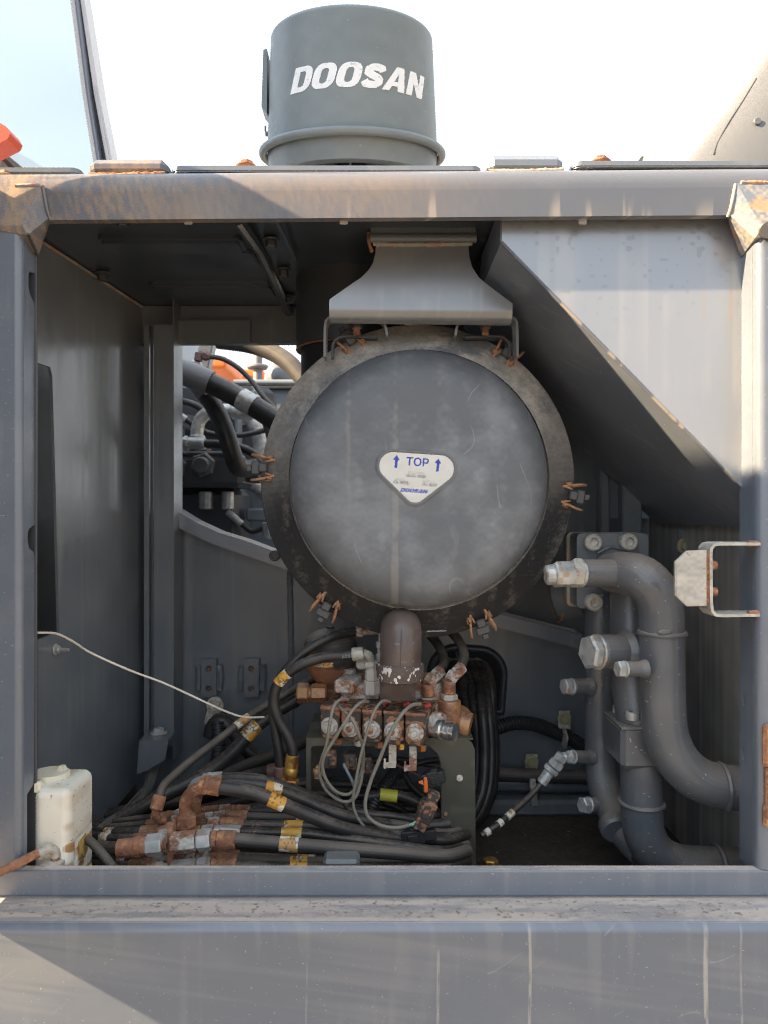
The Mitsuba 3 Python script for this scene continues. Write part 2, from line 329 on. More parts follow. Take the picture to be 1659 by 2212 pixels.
def c_coil(p, n, uv):
    k = smoothstep(.50, .60, N(p, 90) * .5 + N(p, 210, 6.) * .5)
    return mix((.050, .040, .036), mix((.22, .10, .06), (.40, .19, .09), N(p, 260)), k * .8)
mat('coil_case', c_coil, .5)
def c_acc(p, n, uv):
    z = p.z - ZC
    low = smoothstep(-.222, -.236, z + .03 * (N(p, 55) - .5) + .022 * (p.x + .09) / .04)
    c = mix((.045, .043, .043), (.25, .205, .165), smoothstep(.15, .9, n.z) * (.6 + .4 * N(p, 60)))
    return mix(c, mix((.22, .10, .06), (.36, .16, .085), N(p, 120)), low)
mat('accumulator_paint', c_acc, .5)
def c_bottle(p, n, uv):
    c = mix((.70, .66, .56), (.80, .77, .68), N(p, 30))
    c = mix(c, (.50, .37, .25), smoothstep(.55, .8, N(p, 45, 3.)) * (.25 + .5 * smoothstep(.6, 1., n.z)))
    side = smoothstep(.2, .6, n.x) * smoothstep(-.385, -.415, p.z - ZC + .05 * (N(p, 70) - .5))
    c = mix(c, (.36, .20, .09), side * smoothstep(.42, .6, N(p, 90, 9.)))
    return mix(c, (.25, .2, .16), smoothstep(.86, .92, N(p, 230)) * .7)
mat('bottle_plastic', c_bottle, .42)
def c_floor(p, n, uv):
    c = mix((.040, .034, .030), (.085, .068, .055), N(p, 40) * .5 + N(p, 160) * .5)
    return mix(c, (.45, .42, .38), smoothstep(.915, .95, N(p, 150, 3.)))
mat('oily_dirt', c_floor, .75, .3)
def c_olive(p, n, uv): return mix(mix((.055, .052, .038), (.085, .08, .06), N(p, 30)), (.19, .15, .10), smoothstep(.62, .9, N(p, 60)) * .25)
mat('olive_paint', c_olive, .5)
def c_hood(p, n, uv): return mix((.112, .120, .134), (.135, .142, .152), N(p, 6))
mat('hood_paint', c_hood, .45, .4)
def c_sand(p, n, uv): return mix((.12, .108, .092), (.19, .17, .145), N(p, 1.3) * .5 + N(p, 9) * .5)
mat('sandy_ground', c_sand, .9, .2)
mat('grit_dust', lambda p, n, uv: mix((.24, .21, .18), (.46, .40, .34), N(p, 240)), .9, .2)
def c_nameplate(p, n, uv): return mix((.62, .61, .56), (.70, .69, .65), N(p, 90)) * (1 - .5 * smoothstep(.88, .93, N(p, 330)))
mat('nameplate_white', c_nameplate, .35)
mat('lettering_white', lambda p, n, uv: mix((.72, .74, .75), (.45, .48, .50), smoothstep(.60, .9, N(p, 140) * .5 + N(p, 420) * .5)), .5)
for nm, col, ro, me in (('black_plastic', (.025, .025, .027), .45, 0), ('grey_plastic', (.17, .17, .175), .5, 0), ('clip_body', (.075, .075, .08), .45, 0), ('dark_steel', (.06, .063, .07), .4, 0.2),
                        ('painted_shade_black', (.012, .012, .013), .8, 0), ('blue_ink', (.035, .06, .38), .5, 0), ('black_ink', (.03, .03, .035), .5, 0), ('grey_ink', (.33, .33, .34), .5, 0),
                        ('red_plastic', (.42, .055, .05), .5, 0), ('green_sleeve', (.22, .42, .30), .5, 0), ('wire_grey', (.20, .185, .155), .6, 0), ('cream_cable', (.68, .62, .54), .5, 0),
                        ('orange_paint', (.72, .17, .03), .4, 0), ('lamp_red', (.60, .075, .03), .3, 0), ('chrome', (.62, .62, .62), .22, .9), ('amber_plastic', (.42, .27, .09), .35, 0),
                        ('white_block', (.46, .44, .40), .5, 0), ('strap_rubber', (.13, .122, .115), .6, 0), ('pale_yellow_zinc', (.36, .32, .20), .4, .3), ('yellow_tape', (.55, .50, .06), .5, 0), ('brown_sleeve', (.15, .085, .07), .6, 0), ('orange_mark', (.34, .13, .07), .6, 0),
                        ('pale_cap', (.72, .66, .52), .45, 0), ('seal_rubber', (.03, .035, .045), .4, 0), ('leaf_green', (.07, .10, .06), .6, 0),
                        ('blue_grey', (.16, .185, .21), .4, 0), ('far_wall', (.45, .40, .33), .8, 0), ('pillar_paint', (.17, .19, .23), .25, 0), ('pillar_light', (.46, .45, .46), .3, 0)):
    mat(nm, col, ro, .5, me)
scene['cab_glass'] = {'type': 'thindielectric', 'int_ior': 1.5, 'specular_transmittance': {'type': 'rgb', 'value': [.70, .73, .715]}}

# ---------------------------------------------------------------- ground and the machine's body
g = trimesh.creation.box([600, 600, 0.2]); g.apply_translation([0, 100, -0.1])
structure('ground', g, 'sandy_ground', label='dry sandy yard floor around the machine')

UX, UY, UZ = np.eye(3)
fr = thing('body_frame', 'dark grey welded steel frame around the open engine bay, with rust-stained top beam', 'machine frame')
# top beam: rolled upper edge, a slight fall to the left
z0, z1 = ZC + .3505, ZC + .4165
prof = [(.917, z0), (.917, z1 - .033)] + arc(.950, z1 - .033, .033, 180, 90, 10) + [(1.0, z1), (1.0, z1 - .006), (.955, z1 - .006), (.929, z0 + .01), (.929, z0)]
m = profile_x(prof, -.53, .53); m.vertices[:, 2] += m.vertices[:, 0] * .0072
part(fr, 'top_beam', m, 'beam_paint', 25)
for x in (397, 733, 1250):                                        # small tabs under the beam
    part(fr, 'tab', dbox(x, 466, x + 18, 484, .925, .003, .001), 'rusty_paint')
# left post: a folded sheet with a notched jamb
xa, xb, xc = D(-70, 0, .9)[0], D(46, 0, .9)[0], -.4224
zt, zb = D(0, 488, .9)[2], D(0, 1879, .9)[2]
sec = [(xa, .900)] + arc(xb - .009, .909, .009, -90, 0, 8) + [(xb, .912), (xb - .003, .912), (xb - .009, .905), (xa, .905)]
part(fr, 'post', extr(Polygon(sec), [0, 0, zb], UX, UY, UZ, zt - zb), 'frame_paint', 25)
def jamb(pts, x0, y0, x1, y1, t, holes=()):
    u = np.array([x1 - x0, y1 - y0, 0]); w = unit([-(y1 - y0), (x1 - x0), 0])
    pl = Polygon([(a * np.linalg.norm(u), b) for a, b in pts])
    for h in holes: pl = pl.difference(h)
    return extr(pl, [x0, y0, ZC], unit(u), UZ, w, t)
def zq(y, Y=.92): return (1106 - y) / F * Y
lj = [(0, zq(498)), (.75, zq(520)), (1.0, zq(558)), (.97, zq(580)), (.8, zq(584)), (.42, zq(587)), (.36, zq(598)), (.36, zq(622)), (.5, zq(636)), (.8, zq(650)), (.93, zq(665)), (.97, zq(690)),
      (.90, zq(1120)), (.86, zq(1133)), (.40, zq(1142)), (.30, zq(1152)), (.30, zq(1172)), (.42, zq(1184)), (.78, zq(1194)), (.86, zq(1210)), (.80, zq(1680)), (.74, zq(1700)), (.25, zq(1712)), (.25, zq(1880)), (0, zq(1880))]
part(fr, 'jamb', jamb(lj, xb, .9065, xc, .936, .003), 'frame_paint', False)
# left gusset with its dusty sloping cap
part(fr, 'gusset', hull([D(-70, 402, .914), D(87, 402, .914), D(-70, 487, .8975), D(49, 487, .8975), D(106, 470, .9155), D(107, 484, .93), D(82, 556, .938), D(60, 508, .8995), D(-70, 420, .9162), D(92, 420, .9162), D(-70, 487, .93), D(90, 480, .94)]), 'beam_paint', 12)
part(fr, 'weld_seam', weld([D(93, 402, .915), D(97, 430, .914), D(104, 462, .914), D(109, 476, .917)], .0017, 4), 'beam_paint')
part(fr, 'weld_seam', weld([D(34, 402, .915), D(60, 401, .915), D(86, 401, .915)], .0026, 5), 'rusty_paint')
part(fr, 'weld_seam', weld([D(60, 505, .898), D(72, 530, .915), D(82, 554, .935)], .0016, 6), 'dark_steel')
# right post
xa, xb, xc = D(1638, 0, .9)[0], D(1760, 0, .9)[0], .4395
sec = [(xb, .900), (xb, .905), (xa + .009, .905), (xa + .003, .914), (xa, .914)] + arc(xa + .009, .909, .009, 180, 270, 8)
part(fr, 'post', extr(Polygon(sec), [0, 0, zb], UX, UY, UZ, D(0, 500, .9)[2] - zb), 'frame_paint', 25)
rj = [(0, zq(505)), (.8, zq(530)), (1, zq(556)), (1, zq(1879)), (0, zq(1879))]
sl = [affinity.scale(Point(.027, zq(y, .93)).buffer(1), .0042, .0085) for y in (1515, 1633)]
part(fr, 'jamb', jamb(rj, xa, .9145, xc, .952, -.003, sl), 'frame_paint', False)
part(fr, 'gusset', hull([D(1592, 396, .914), D(1745, 396, .914), D(1646, 492, .8975), D(1745, 492, .8975), D(1574, 462, .9155), D(1573, 478, .93), D(1600, 556, .945), D(1630, 515, .8995), D(1588, 420, .9162), D(1745, 420, .9162), D(1745, 500, .93), D(1590, 470, .945)]), 'gusset_paint', 12)
part(fr, 'weld_seam', weld([D(1589, 398, .915), D(1583, 430, .914), D(1576, 458, .914), D(1572, 468, .917)], .0020, 7), 'rusty_paint')
part(fr, 'weld_seam', weld([D(1600, 395, .915), D(1640, 395, .915), D(1690, 396, .915)], .0025, 8), 'rusty_paint')
part(fr, 'post_plug', rod(D(1660, 497, .902), D(1660, 497, .885), .0105, 24), 'dark_steel')
part(fr, 'side_skin', cbox([1.02, .918, ZC - .03], [.94, .022, .84], .006), 'frame_paint')
part(fr, 'hinge_pad', cat(dbox(1651, 1566, 1700, 1660, .893, .008, .003), dbox(1653, 1660, 1700, 1740, .896, .005, .001), dbox(1651, 1740, 1700, 1789, .893, .008, .003)), 'rust')
# sill, with a step block behind it
zs, zl = D(0, 1880, .9)[2], D(0, 1940, .9)[2]
prof = [(.900, zl + .004)] + [(.900, zs - .003)] + arc(.903, zs - .003, .003, 180, 90, 4) + [(.912, zs), (.914, zs - .002), (.914, zl - .05), (.905, zl - .05), (.905, zl + .002)]
part(fr, 'sill', profile_x(prof, -.53, .53), 'frame_paint', 25)
part(fr, 'step_block', dbox(697, 1859, 776, 1900, .95, .05, .004), 'inside_paint')
# top cover plates and pads
def cover(x0, x1, y, Y0=.945, Y1=1.62):
    a, b, z = D(x0, y, Y0)[0], D(x1, y, Y0)[0], D(0, y, Y0)[2]
    pl = sbox(a, Y0, b, Y1).buffer(-.012).buffer(.012)
    return cat(extr(pl, [0, 0, z], UX, UY, UZ, .0045), extr(pl.buffer(-.0015), [0, 0, z - .0015], UX, UY, UZ, .0075))
part(fr, 'roof_plate', cover(-90, 171, 371), 'frame_paint', False)
part(fr, 'roof_plate', cover(367, 1041, 367), 'frame_paint', False)
part(fr, 'roof_plate', cover(1238, 1800, 357), 'frame_paint', False)
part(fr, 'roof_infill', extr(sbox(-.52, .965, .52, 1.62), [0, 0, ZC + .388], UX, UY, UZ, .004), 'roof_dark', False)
for nm, x0, y0, x1, y1, mt in (('mounting_pad', 189, 339, 360, 378, 'beam_paint'), ('mounting_pad', 1054, 330, 1218, 371, 'frame_paint')):
    part(fr, nm, dbox(x0, y0, x1, y1, .945, .10, .008), mt, 25)
part(fr, 'weld_seam', weld([D(192, 379, .945), D(230, 380, .941), D(280, 379, .941), D(357, 377, .945)], .0034, 11), 'rust')
part(fr, 'weld_seam', weld([D(1054, 370, .945), D(1110, 371, .942), D(1160, 370, .942), D(1217, 368, .945)], .003, 12), 'rusty_paint')
for x, y, Y in ((532, 361, .97), (1297, 352, .97), (12, 384, .95)):
    part(fr, 'cover_bolt', bolt(D(x, y, Y), UZ, .0088, .005), 'rust')

# the engine bay's inside: left wall with its long slot, ceiling, rear wall, right wall, floor
W0, W1 = np.array([-.503, .938]), np.array([-.452, 1.47])           # the left wall in plan
wl = np.linalg.norm(W1 - W0); wu = np.array([*(W1 - W0) / wl, 0]); ww = np.array([-wu[1], wu[0], 0])
def wall_uv(x, y):
    """Where the ray through x, y meets the left wall: (distance along it, height)."""
    k = (x - 829.5) / F; s = (W0[0] - k * W0[1]) / (k * wu[1] - wu[0])
    return s, (1106 - y) / F * (W0[1] + s * wu[1])
slot = Polygon([(.03, .21), wall_uv(108, 793), wall_uv(113, 812), wall_uv(120, 1050), wall_uv(128, 1365), (.03, wall_uv(100, 1385)[1])])
slot2 = Polygon([(.06, -.64), (.06, -.56), (.49, -.50), (.56, -.64)])
wp = sbox(0, -.62, wl, .39).difference(slot).difference(slot2)
part(fr, 'side_wall', extr(wp, [W0[0], W0[1], ZC], wu, UZ, ww, .004), 'glossy_paint', False)
part(fr, 'side_wall', cbox([.507, 1.2, ZC - .12], [.006, .53, 1.04], .001), 'streaked_panel')
for c_, z_ in (([-.58, 1.25, ZC - .1], [.006, .75, 1.1]), ([-.54, 1.25, ZC + .40], [.09, .75, .006]), ([-.54, 1.25, ZC - .63], [.09, .75, .006]), ([-.50, .933, ZC - .14], [.16, .004, 1.0]), ([-.54, 1.60, ZC - .1], [.09, .006, 1.06])):
    part(fr, 'outer_skin', cbox(c_, z_, .001), 'dark_steel')  # closed box behind the wall slot, added to keep the slot dark
part(fr, 'weld_seam', weld([np.array([*(W0 + (W1 - W0) * t), 0]) + ww * -.002 + [0, 0, ZC + .384] for t in (.1, .3, .6, .95)], .0022, 3), 'rusty_paint')
p = D(97, 771, 1.02); s_, zz = wall_uv(93, 771)
part(fr, 'wall_plug', rod([W0[0] + wu[0] * .02, W0[1] + .02, ZC + zz], [W0[0] + wu[0] * .02 + .003, W0[1] + .02, ZC + zz], .004), 'rust')
s_, zz = wall_uv(118, 1403); o = np.array([W0[0] + wu[0] * s_, W0[1] + wu[1] * s_, ZC + zz])
part(fr, 'stud_bolt', cat(rod(o, o - ww * .003, .0085), hexa(o - ww * .003, o - ww * .008, .0062), rod(o - ww * .007, o - ww * .022, .0026)), 'zinc')
# corner channel, foot, header
for nm, m in (('channel', plate([(331, 700), (375, 700), (375, 1612), (331, 1612)], 1.395, .005, step=.0015)), ('channel', plate([(311, 700), (322, 700), (322, 1608), (311, 1608)], 1.405, .09)),
              ('channel', plate([(322, 700), (331, 700), (331, 1610), (322, 1610)], 1.42, .004)), ('channel', cbox([D(374, 0, 1.40)[0], 1.43, ZC - .02], [.003, .06, .86], .0008))):
    part(fr, nm, m, 'inside_paint', False)
part(fr, 'channel_foot', cat(hull([D(300, 1600, 1.30), D(362, 1600, 1.30), D(382, 1575, 1.42), D(325, 1575, 1.42), D(300, 1606, 1.30), D(362, 1606, 1.30), D(382, 1581, 1.42), D(325, 1581, 1.42)]),
     plate([(300, 1606), (362, 1606), (356, 1642), (318, 1664), (296, 1672)], 1.30, .005)), 'inside_paint', False)
part(fr, 'foot_bolt', bolt(D(343, 1584, 1.36), UZ, .010, .007), 'zinc')
part(fr, 'header', plate([(290, 660), (700, 660), (700, 741), (376, 742), (290, 742)], 1.445, .02, step=.002), 'inside_paint', False)
part(fr, 'header', plate([(376, 690), (540, 690), (540, 742), (376, 742)], 1.430, .01, step=.002), 'inside_paint', False)
# ceiling pressings
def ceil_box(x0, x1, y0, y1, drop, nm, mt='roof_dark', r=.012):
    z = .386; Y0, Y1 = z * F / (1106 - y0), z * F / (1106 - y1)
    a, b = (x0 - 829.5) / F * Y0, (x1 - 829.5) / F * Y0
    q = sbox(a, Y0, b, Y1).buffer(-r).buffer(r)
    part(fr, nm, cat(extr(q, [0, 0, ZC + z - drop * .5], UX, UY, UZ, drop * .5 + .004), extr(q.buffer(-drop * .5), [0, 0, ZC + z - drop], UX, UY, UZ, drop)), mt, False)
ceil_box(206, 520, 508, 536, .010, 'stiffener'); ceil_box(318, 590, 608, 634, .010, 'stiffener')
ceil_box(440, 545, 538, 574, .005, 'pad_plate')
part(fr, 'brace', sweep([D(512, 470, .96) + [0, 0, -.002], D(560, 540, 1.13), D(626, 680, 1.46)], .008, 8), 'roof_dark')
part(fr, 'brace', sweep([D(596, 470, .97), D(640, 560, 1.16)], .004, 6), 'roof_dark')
for x, y in ((585, 517), (612, 582), (624, 640), (222, 590), (266, 470)):
    Y = .384 * F / (1106 - y)
    part(fr, 'ceiling_bolt', bolt(D(x, y, Y), -UZ, .0085, .01), 'dark_steel')
# rear wall, with the cable port and the welded seam
YB = 1.47
def disc(x, y, r, Y): return Point((x - 829.5) / F * Y, (1106 - y) / F * Y).buffer(px(r, Y), 24)
port_ = union_all([disc(985, 1452, 62, YB), disc(1034, 1456, 62, YB), dpoly([(923, 1455), (1096, 1460), (1090, 1545), (930, 1540)], YB)]).convex_hull
wall = [(300, 1108), (376, 1108), (450, 1158), (520, 1185), (610, 1216), (760, 1268), (1060, 1342), (1180, 1372), (1260, 1395), (1310, 1405), (1310, 1120), (1700, 1120), (1700, 1800), (300, 1800)]
part(fr, 'rear_wall', plate(wall, YB, .008, [port_]), 'inside_paint', False)
part(fr, 'rear_wall', plate([(900, 560), (1700, 560), (1700, 1400), (900, 1400)], YB + .06, .008), 'inside_paint', False)
up = [(376, 1100), (420, 1127), (470, 1150), (530, 1168), (610, 1198), (760, 1250), (1060, 1322), (1260, 1372), (1262, 1404), (1060, 1352), (760, 1284), (600, 1224), (520, 1197), (450, 1172), (376, 1136)]
part(fr, 'wall_flange', plate(up, YB - .035, .07, step=.002), 'frame_paint', False)
part(fr, 'flange_bolt', socket_bolt(D(594, 1200, YB - .036), -UY, .010), 'dark_steel')
part(fr, 'wall_seam', weld([D(626, 1230, YB), D(629, 1400, YB), D(629, 1600, YB), D(631, 1700, YB)], .0055, 14), 'inside_paint')
ring = np.array([(x, YB - .003, z + ZC) for x, z in port_.buffer(px(-8, YB)).exterior.coords])[:-1]
ring = spline(np.vstack([ring, ring[:1]]), .01)[:-1]
part(fr, 'port_seal', sweep(ring, px(8, YB), 12, closed=True), 'seal_rubber')
part(fr, 'port_box', cat(cbox([D(1010, 0, 1.62)[0], 1.62, ZC - .32], [.30, .004, .34], .001)), 'painted_shade_black')  # near-black sheet; its colour stands in for the shade inside the port
for x in (451, 543):
    k = part(fr, 'mounting_lug', plate([(x - 17, 1424), (x + 16, 1424), (x + 16, 1507), (x - 17, 1507)], YB - .018, .018, [disc(x - 1, 1445, 6.5, YB - .018), disc(x - 1, 1488, 6.5, YB - .018)], step=.0015), 'inside_paint', False)
    part(k, 'weld_bead', weld([D(x + 21, 1436, YB - .004), D(x + 25, 1462, YB - .004), D(x + 22, 1490, YB - .004)], .008, 15), 'inside_paint')
    part(k, 'weld_bead', weld([D(x - 21, 1438, YB - .004), D(x - 22, 1490, YB - .004)], .006, 16), 'inside_paint')
    for y in (1445, 1488): part(k, 'hole_lining', rod(D(x - 1, y, YB - .004), D(x - 1, y, YB - .002), px(6.4, YB)), 'rust')
# right rear: upright ribs
for x0, x1, Y, mt in ((1296, 1318, 1.40, 'inside_paint'), (1345, 1388, 1.36, 'inside_paint')):
    part(fr, 'upright', dbox(x0, 980, x1, 1330, Y, .03, .003), mt)
part(fr, 'cross_plate', plate([(1466, 1142), (1620, 1142), (1620, 1222), (1466, 1208)], 1.30, .004), 'inside_paint', False)
part(fr, 'wall_nut', bolt(D(1480, 1180, 1.298), -UY, .010, .010), 'pale_yellow_zinc')
# floor
zf = -.562
part(fr, 'floor_plate', cbox([0, 1.195, ZC + zf - .004], [1.03, .56, .008], .001), 'oily_dirt')
part(fr, 'floor_rail', cat(sweep([D(1040, 1690, 1.44), D(1280, 1692, 1.44)], .016, 14), cbox([D(1160, 0, 1.44)[0], 1.44, ZC - .548], [.36, .04, .03], .006)), 'inside_paint')
part(fr, 'floor_tube', sweep([D(1040, 1672, 1.42), D(1300, 1680, 1.42)], .013, 14), 'dusty_hose')
part(fr, 'floor_bolt', bolt(D(1060, 1876, 1.20), UZ, .012, .012), 'gold_zinc')
# the open side door to the left, hinged on the left post
k = part(fr, 'door', cbox([-.512, .465, ZC + .085], [.022, .855, .99], .006), 'frame_paint')
part(k, 'inner_frame', cat(cbox([-.497, .455, ZC + .50], [.012, .76, .05], .004), cbox([-.497, .455, ZC - .34], [.012, .76, .05], .004), cbox([-.497, .11, ZC + .05], [.012, .05, .83], .004)), 'frame_paint')
part(k, 'hinge', rod([-.528, .893, ZC - .3], [-.528, .893, ZC - .18], .008), 'dark_steel'); part(k, 'hinge', rod([-.528, .893, ZC + .18], [-.528, .893, ZC + .3], .008), 'dark_steel')

# lower side panel with its rolled top ledge
sp = thing('lower_side_panel', 'smooth dark grey lower side panel with a dusty rolled ledge under the sill', 'panel')
prof = [(.925, zl)] + [(.858, zl - .001)] + arc(.858, zl - .013, .012, 90, 180, 8) + [(.846, ZC - 1.0), (.86, ZC - 1.0), (.86, zl - .013), (.925, zl - .013)]
part(sp, 'panel', profile_x(prof, -1.5, 1.5), 'panel_paint', 25)
clods = []
for i in range(420):
    x = RNG.uniform(-.50, .50); y = RNG.uniform(.868, .898) if RNG.random() < .7 else RNG.uniform(.858, .87); s = RNG.uniform(.0005, .0015)
    c = trimesh.creation.icosphere(subdivisions=1, radius=s); c.vertices *= [RNG.uniform(1, 2.6), 1, .45]; c.apply_translation([x, y, zl + s * .1]); clods.append(c)
k = part(sp, 'grit', cat(*clods), 'grit_dust'); labels[k] = {'kind': 'stuff', 'label': 'dry grit lying on the ledge'}

# ---------------------------------------------------------------- lettering
def brand_letters():
    """The heavy slanted maker's lettering as polygons, capitals one unit tall, lying along x."""
    def rr(x0, y0, x1, y1, r): return sbox(x0 + r, y0 + r, x1 - r, y1 - r).buffer(r, 8)
    def O(): return rr(0, 0, .98, 1, .36).difference(rr(.33, .2, .65, .8, .14))
    Dl = union_all([sbox(0, 0, .5, 1), rr(0, 0, .96, 1, .36)]).difference(union_all([sbox(.33, .2, .45, .8), rr(.33, .2, .64, .8, .12)]))
    Sp = LineString([(.80, .70), (.74, .815), (.52, .86), (.30, .845), (.17, .76), (.17, .64), (.28, .575), (.62, .44), (.74, .36), (.74, .25), (.62, .155), (.42, .14), (.20, .17), (.12, .30)]).buffer(.145, cap_style=2, join_style=1)
    Al = Polygon([(-.06, 0), (.38, 1), (.76, 1), (1.0, 0), (.66, 0), (.62, .2), (.34, .2), (.27, 0)]).difference(Polygon([(.41, .38), (.59, .38), (.55, .74)]))
    Nl = Polygon([(0, 0), (0, 1), (.36, 1), (.66, .48), (.66, 1), (.98, 1), (.98, 0), (.64, 0), (.32, .54), (.32, 0)])
    out, x = [], 0
    for g, w in ((Dl, 1.0), (O(), 1.02), (O(), 1.02), (Sp, .96), (Al, 1.06), (Nl, 1.0)):
        g = affinity.translate(g.intersection(sbox(-.2, -.02, 1.3, 1.02)), x, 0); x += w + .03
        out.append(affinity.affine_transform(g, [1, .30, 0, 1, 0, 0]))
    return out, x + .2
BRAND, BRAND_W = brand_letters()
def fine(m, d):
    v, f = trimesh.remesh.subdivide_to_size(m.vertices, m.faces, d); return trimesh.Trimesh(v, f, process=False)
def words(text, h, depth=.0004, bold=False, width=None):
    m = meshkit.text_mesh(text, h, depth, bold)
    if width: m.vertices[:, 0] *= width / np.ptp(m.vertices[:, 0])
    m.vertices -= [m.vertices[:, 0].mean() * 0 + m.bounds[:, 0].mean(), 0, 0]
    return m

# ---------------------------------------------------------------- pre-cleaner bowl on the roof
pc = thing('pre_cleaner', 'grey plastic pre-cleaner bowl with white maker lettering standing on the roof plate', 'pre-cleaner')
O0 = np.array([-.052, 1.28, ZC + .5886]); AX = np.array([0, -math.sin(math.radians(11)), math.cos(math.radians(11))])
def rb(h): return .1405 - h * .060
prof = [(.112, -.034), (.132, -.036), (.1365, -.034), (.139, -.008), (.1405, .0), (rb(.02), .02), (rb(.165), .165)] + [(rb(.17) - .009 + .009 * math.cos(a), .171 + .009 * math.sin(a)) for a in np.linspace(.1, 1.5, 7)] + [(.06, .182), (0, .183)]
part(pc, 'bowl', lathe([(.110, .03), (.111, -.034)] + prof[1:], O0, AX, 96), 'bowl_plastic', 40)
a = np.linspace(0, 2 * np.pi, 121)[:-1]; u, v, _ = frame_of(AX)
part(pc, 'rim_bead', sweep(O0 + .1475 * (np.cos(a)[:, None] * u + np.sin(a)[:, None] * v) + AX * .002, .0066, 14, closed=True), 'bowl_plastic')
for i in range(16):
    t = i * np.pi / 8; d = u * math.cos(t) + v * math.sin(t)
    part(pc, 'vane', cbox(O0 + d * .085 - AX * .028, [.05, .002, .03], .0006, [d, np.cross(AX, d), AX]), 'bowl_plastic')
part(pc, 'neck', lathe([(.055, -.12), (.058, .0), (.11, .012), (.11, .02)], O0, AX, 40), 'black_plastic')
def on_bowl(m, mid_ang, h0, R):
    """Wraps flat lettering (x along, y up, z out) round the bowl."""
    m = fine(m, .006); x, y, z = m.vertices.T
    h = h0 + y; r = np.array([rb(q) for q in h]) + z + .0003
    t = mid_ang + x / R
    return trimesh.Trimesh(O0 + np.outer(r * np.sin(t), UX) + np.outer(-r * np.cos(t), np.cross(UX, AX) * -1) + np.outer(h, AX), m.faces, process=False)
LH = .0385
for gl in BRAND:
    m = extr(gl, [0, 0, 0], UX, UY, UZ, .0004 / LH * 1.0)
    m.vertices *= LH * np.array([.93, .90, 1]); m.vertices[:, 0] -= BRAND_W * LH * .93 / 2
    m.vertices[:, 2] = np.where(m.vertices[:, 2] > 0, .0004, 0)
    part(pc, 'lettering', on_bowl(m, .14, .064, .135), 'lettering_white', False)
p = O0 + AX * .12
part(pc, 'side_tab', hull([p + np.array([-.136, 0, 0]) + q for q in ([0, -.02, .038], [-.006, -.02, .036], [-.009, -.02, -.055], [0, -.02, -.066], [0, .02, .038], [-.006, .02, .036], [-.009, .02, -.055], [0, .02, -.066])]), 'bowl_plastic')
part(pc, 'wing_nut', cat(rod(O0 + AX * .037 + [-.138, 0, 0], O0 + AX * .037 + [-.144, 0, 0], .004), cbox(O0 + AX * .042 + [-.144, 0, .003], [.003, .004, .010], .001)), 'grey_plastic')

ip = thing('intake_pipe', 'large dark vertical intake pipe rising behind the bracket to the roof', 'pipe')
part(ip, 'sleeve', lathe([(.088, .27), (.0905, .272), (.0905, .47), (.088, .53)], [-.056, 1.29, ZC], UZ, 64), 'dark_steel')
part(ip, 'rubber_elbow', lathe([(.083, -.05), (.0845, .0), (.0845, .274), (.06, .275)], [-.054, 1.29, ZC], UZ, 64), 'black_plastic')
part(ip, 'edge', sweep(np.array([[-.056 + .0895 * math.cos(t), 1.29 + .0895 * math.sin(t), ZC + .2695] for t in np.linspace(0, 2 * np.pi, 81)[:-1]]), .0016, 6, closed=True), 'rust')

# ---------------------------------------------------------------- hanging bracket
hb = thing('hanging_bracket', 'grey flared sheet-metal bracket hanging from the roof above the round air cleaner', 'bracket')
Yb = 1.055
fl = [(812, 524), (811, 545), (806, 566), (796, 583), (780, 599), (762, 611), (712, 646), (711, 660), (1107, 668), (1107, 655), (1050, 612), (1034, 598), (1021, 578), (1014, 555), (1012, 524)]
part(hb, 'plate', plate(fl, Yb, .004, step=.001), 'bracket_paint', False)
z = D(0, 664, Yb)[2] - ZC; r = .016
q = [(Yb, z + .008)] + arc(Yb + r, z - .001, r, 180, 268, 8) + [(Yb + .024, z - r - .001), (Yb + .024, z - r + .003)] + arc(Yb + r, z - .001, r - .004, 268, 180, 8) + [(Yb + .004, z + .008)]
m = profile_x([(a_, b_ + ZC) for a_, b_ in q], D(711, 0, Yb)[0], D(1107, 0, Yb)[0]); m.vertices[:, 2] -= m.vertices[:, 0] * .012
part(hb, 'plate', m, 'bracket_paint', 25)
part(hb, 'stem', plate([(801, 455), (1028, 455), (1028, 506), (801, 506)], Yb - .004, .005, step=.001), 'inside_paint', False)
part(hb, 'bend', sweep([D(800, 515, Yb - .002), D(1029, 514, Yb - .002)], px(10.5, Yb), 16), 'inside_paint')
part(hb, 'weld_seam', weld([D(806, 527, Yb - .002), D(900, 528, Yb - .003), D(1020, 526, Yb - .002)], .0028, 21), 'rusty_paint')
part(hb, 'weld_seam', weld([D(797, 503, Yb), D(797, 524, Yb), D(804, 545, Yb + .002)], .0026, 22), 'rust')
part(hb, 'upright', plate([(1036, 455), (1060, 455), (1060, 500), (1048, 520), (1036, 520)], Yb + .03, .01), 'dark_steel', False)
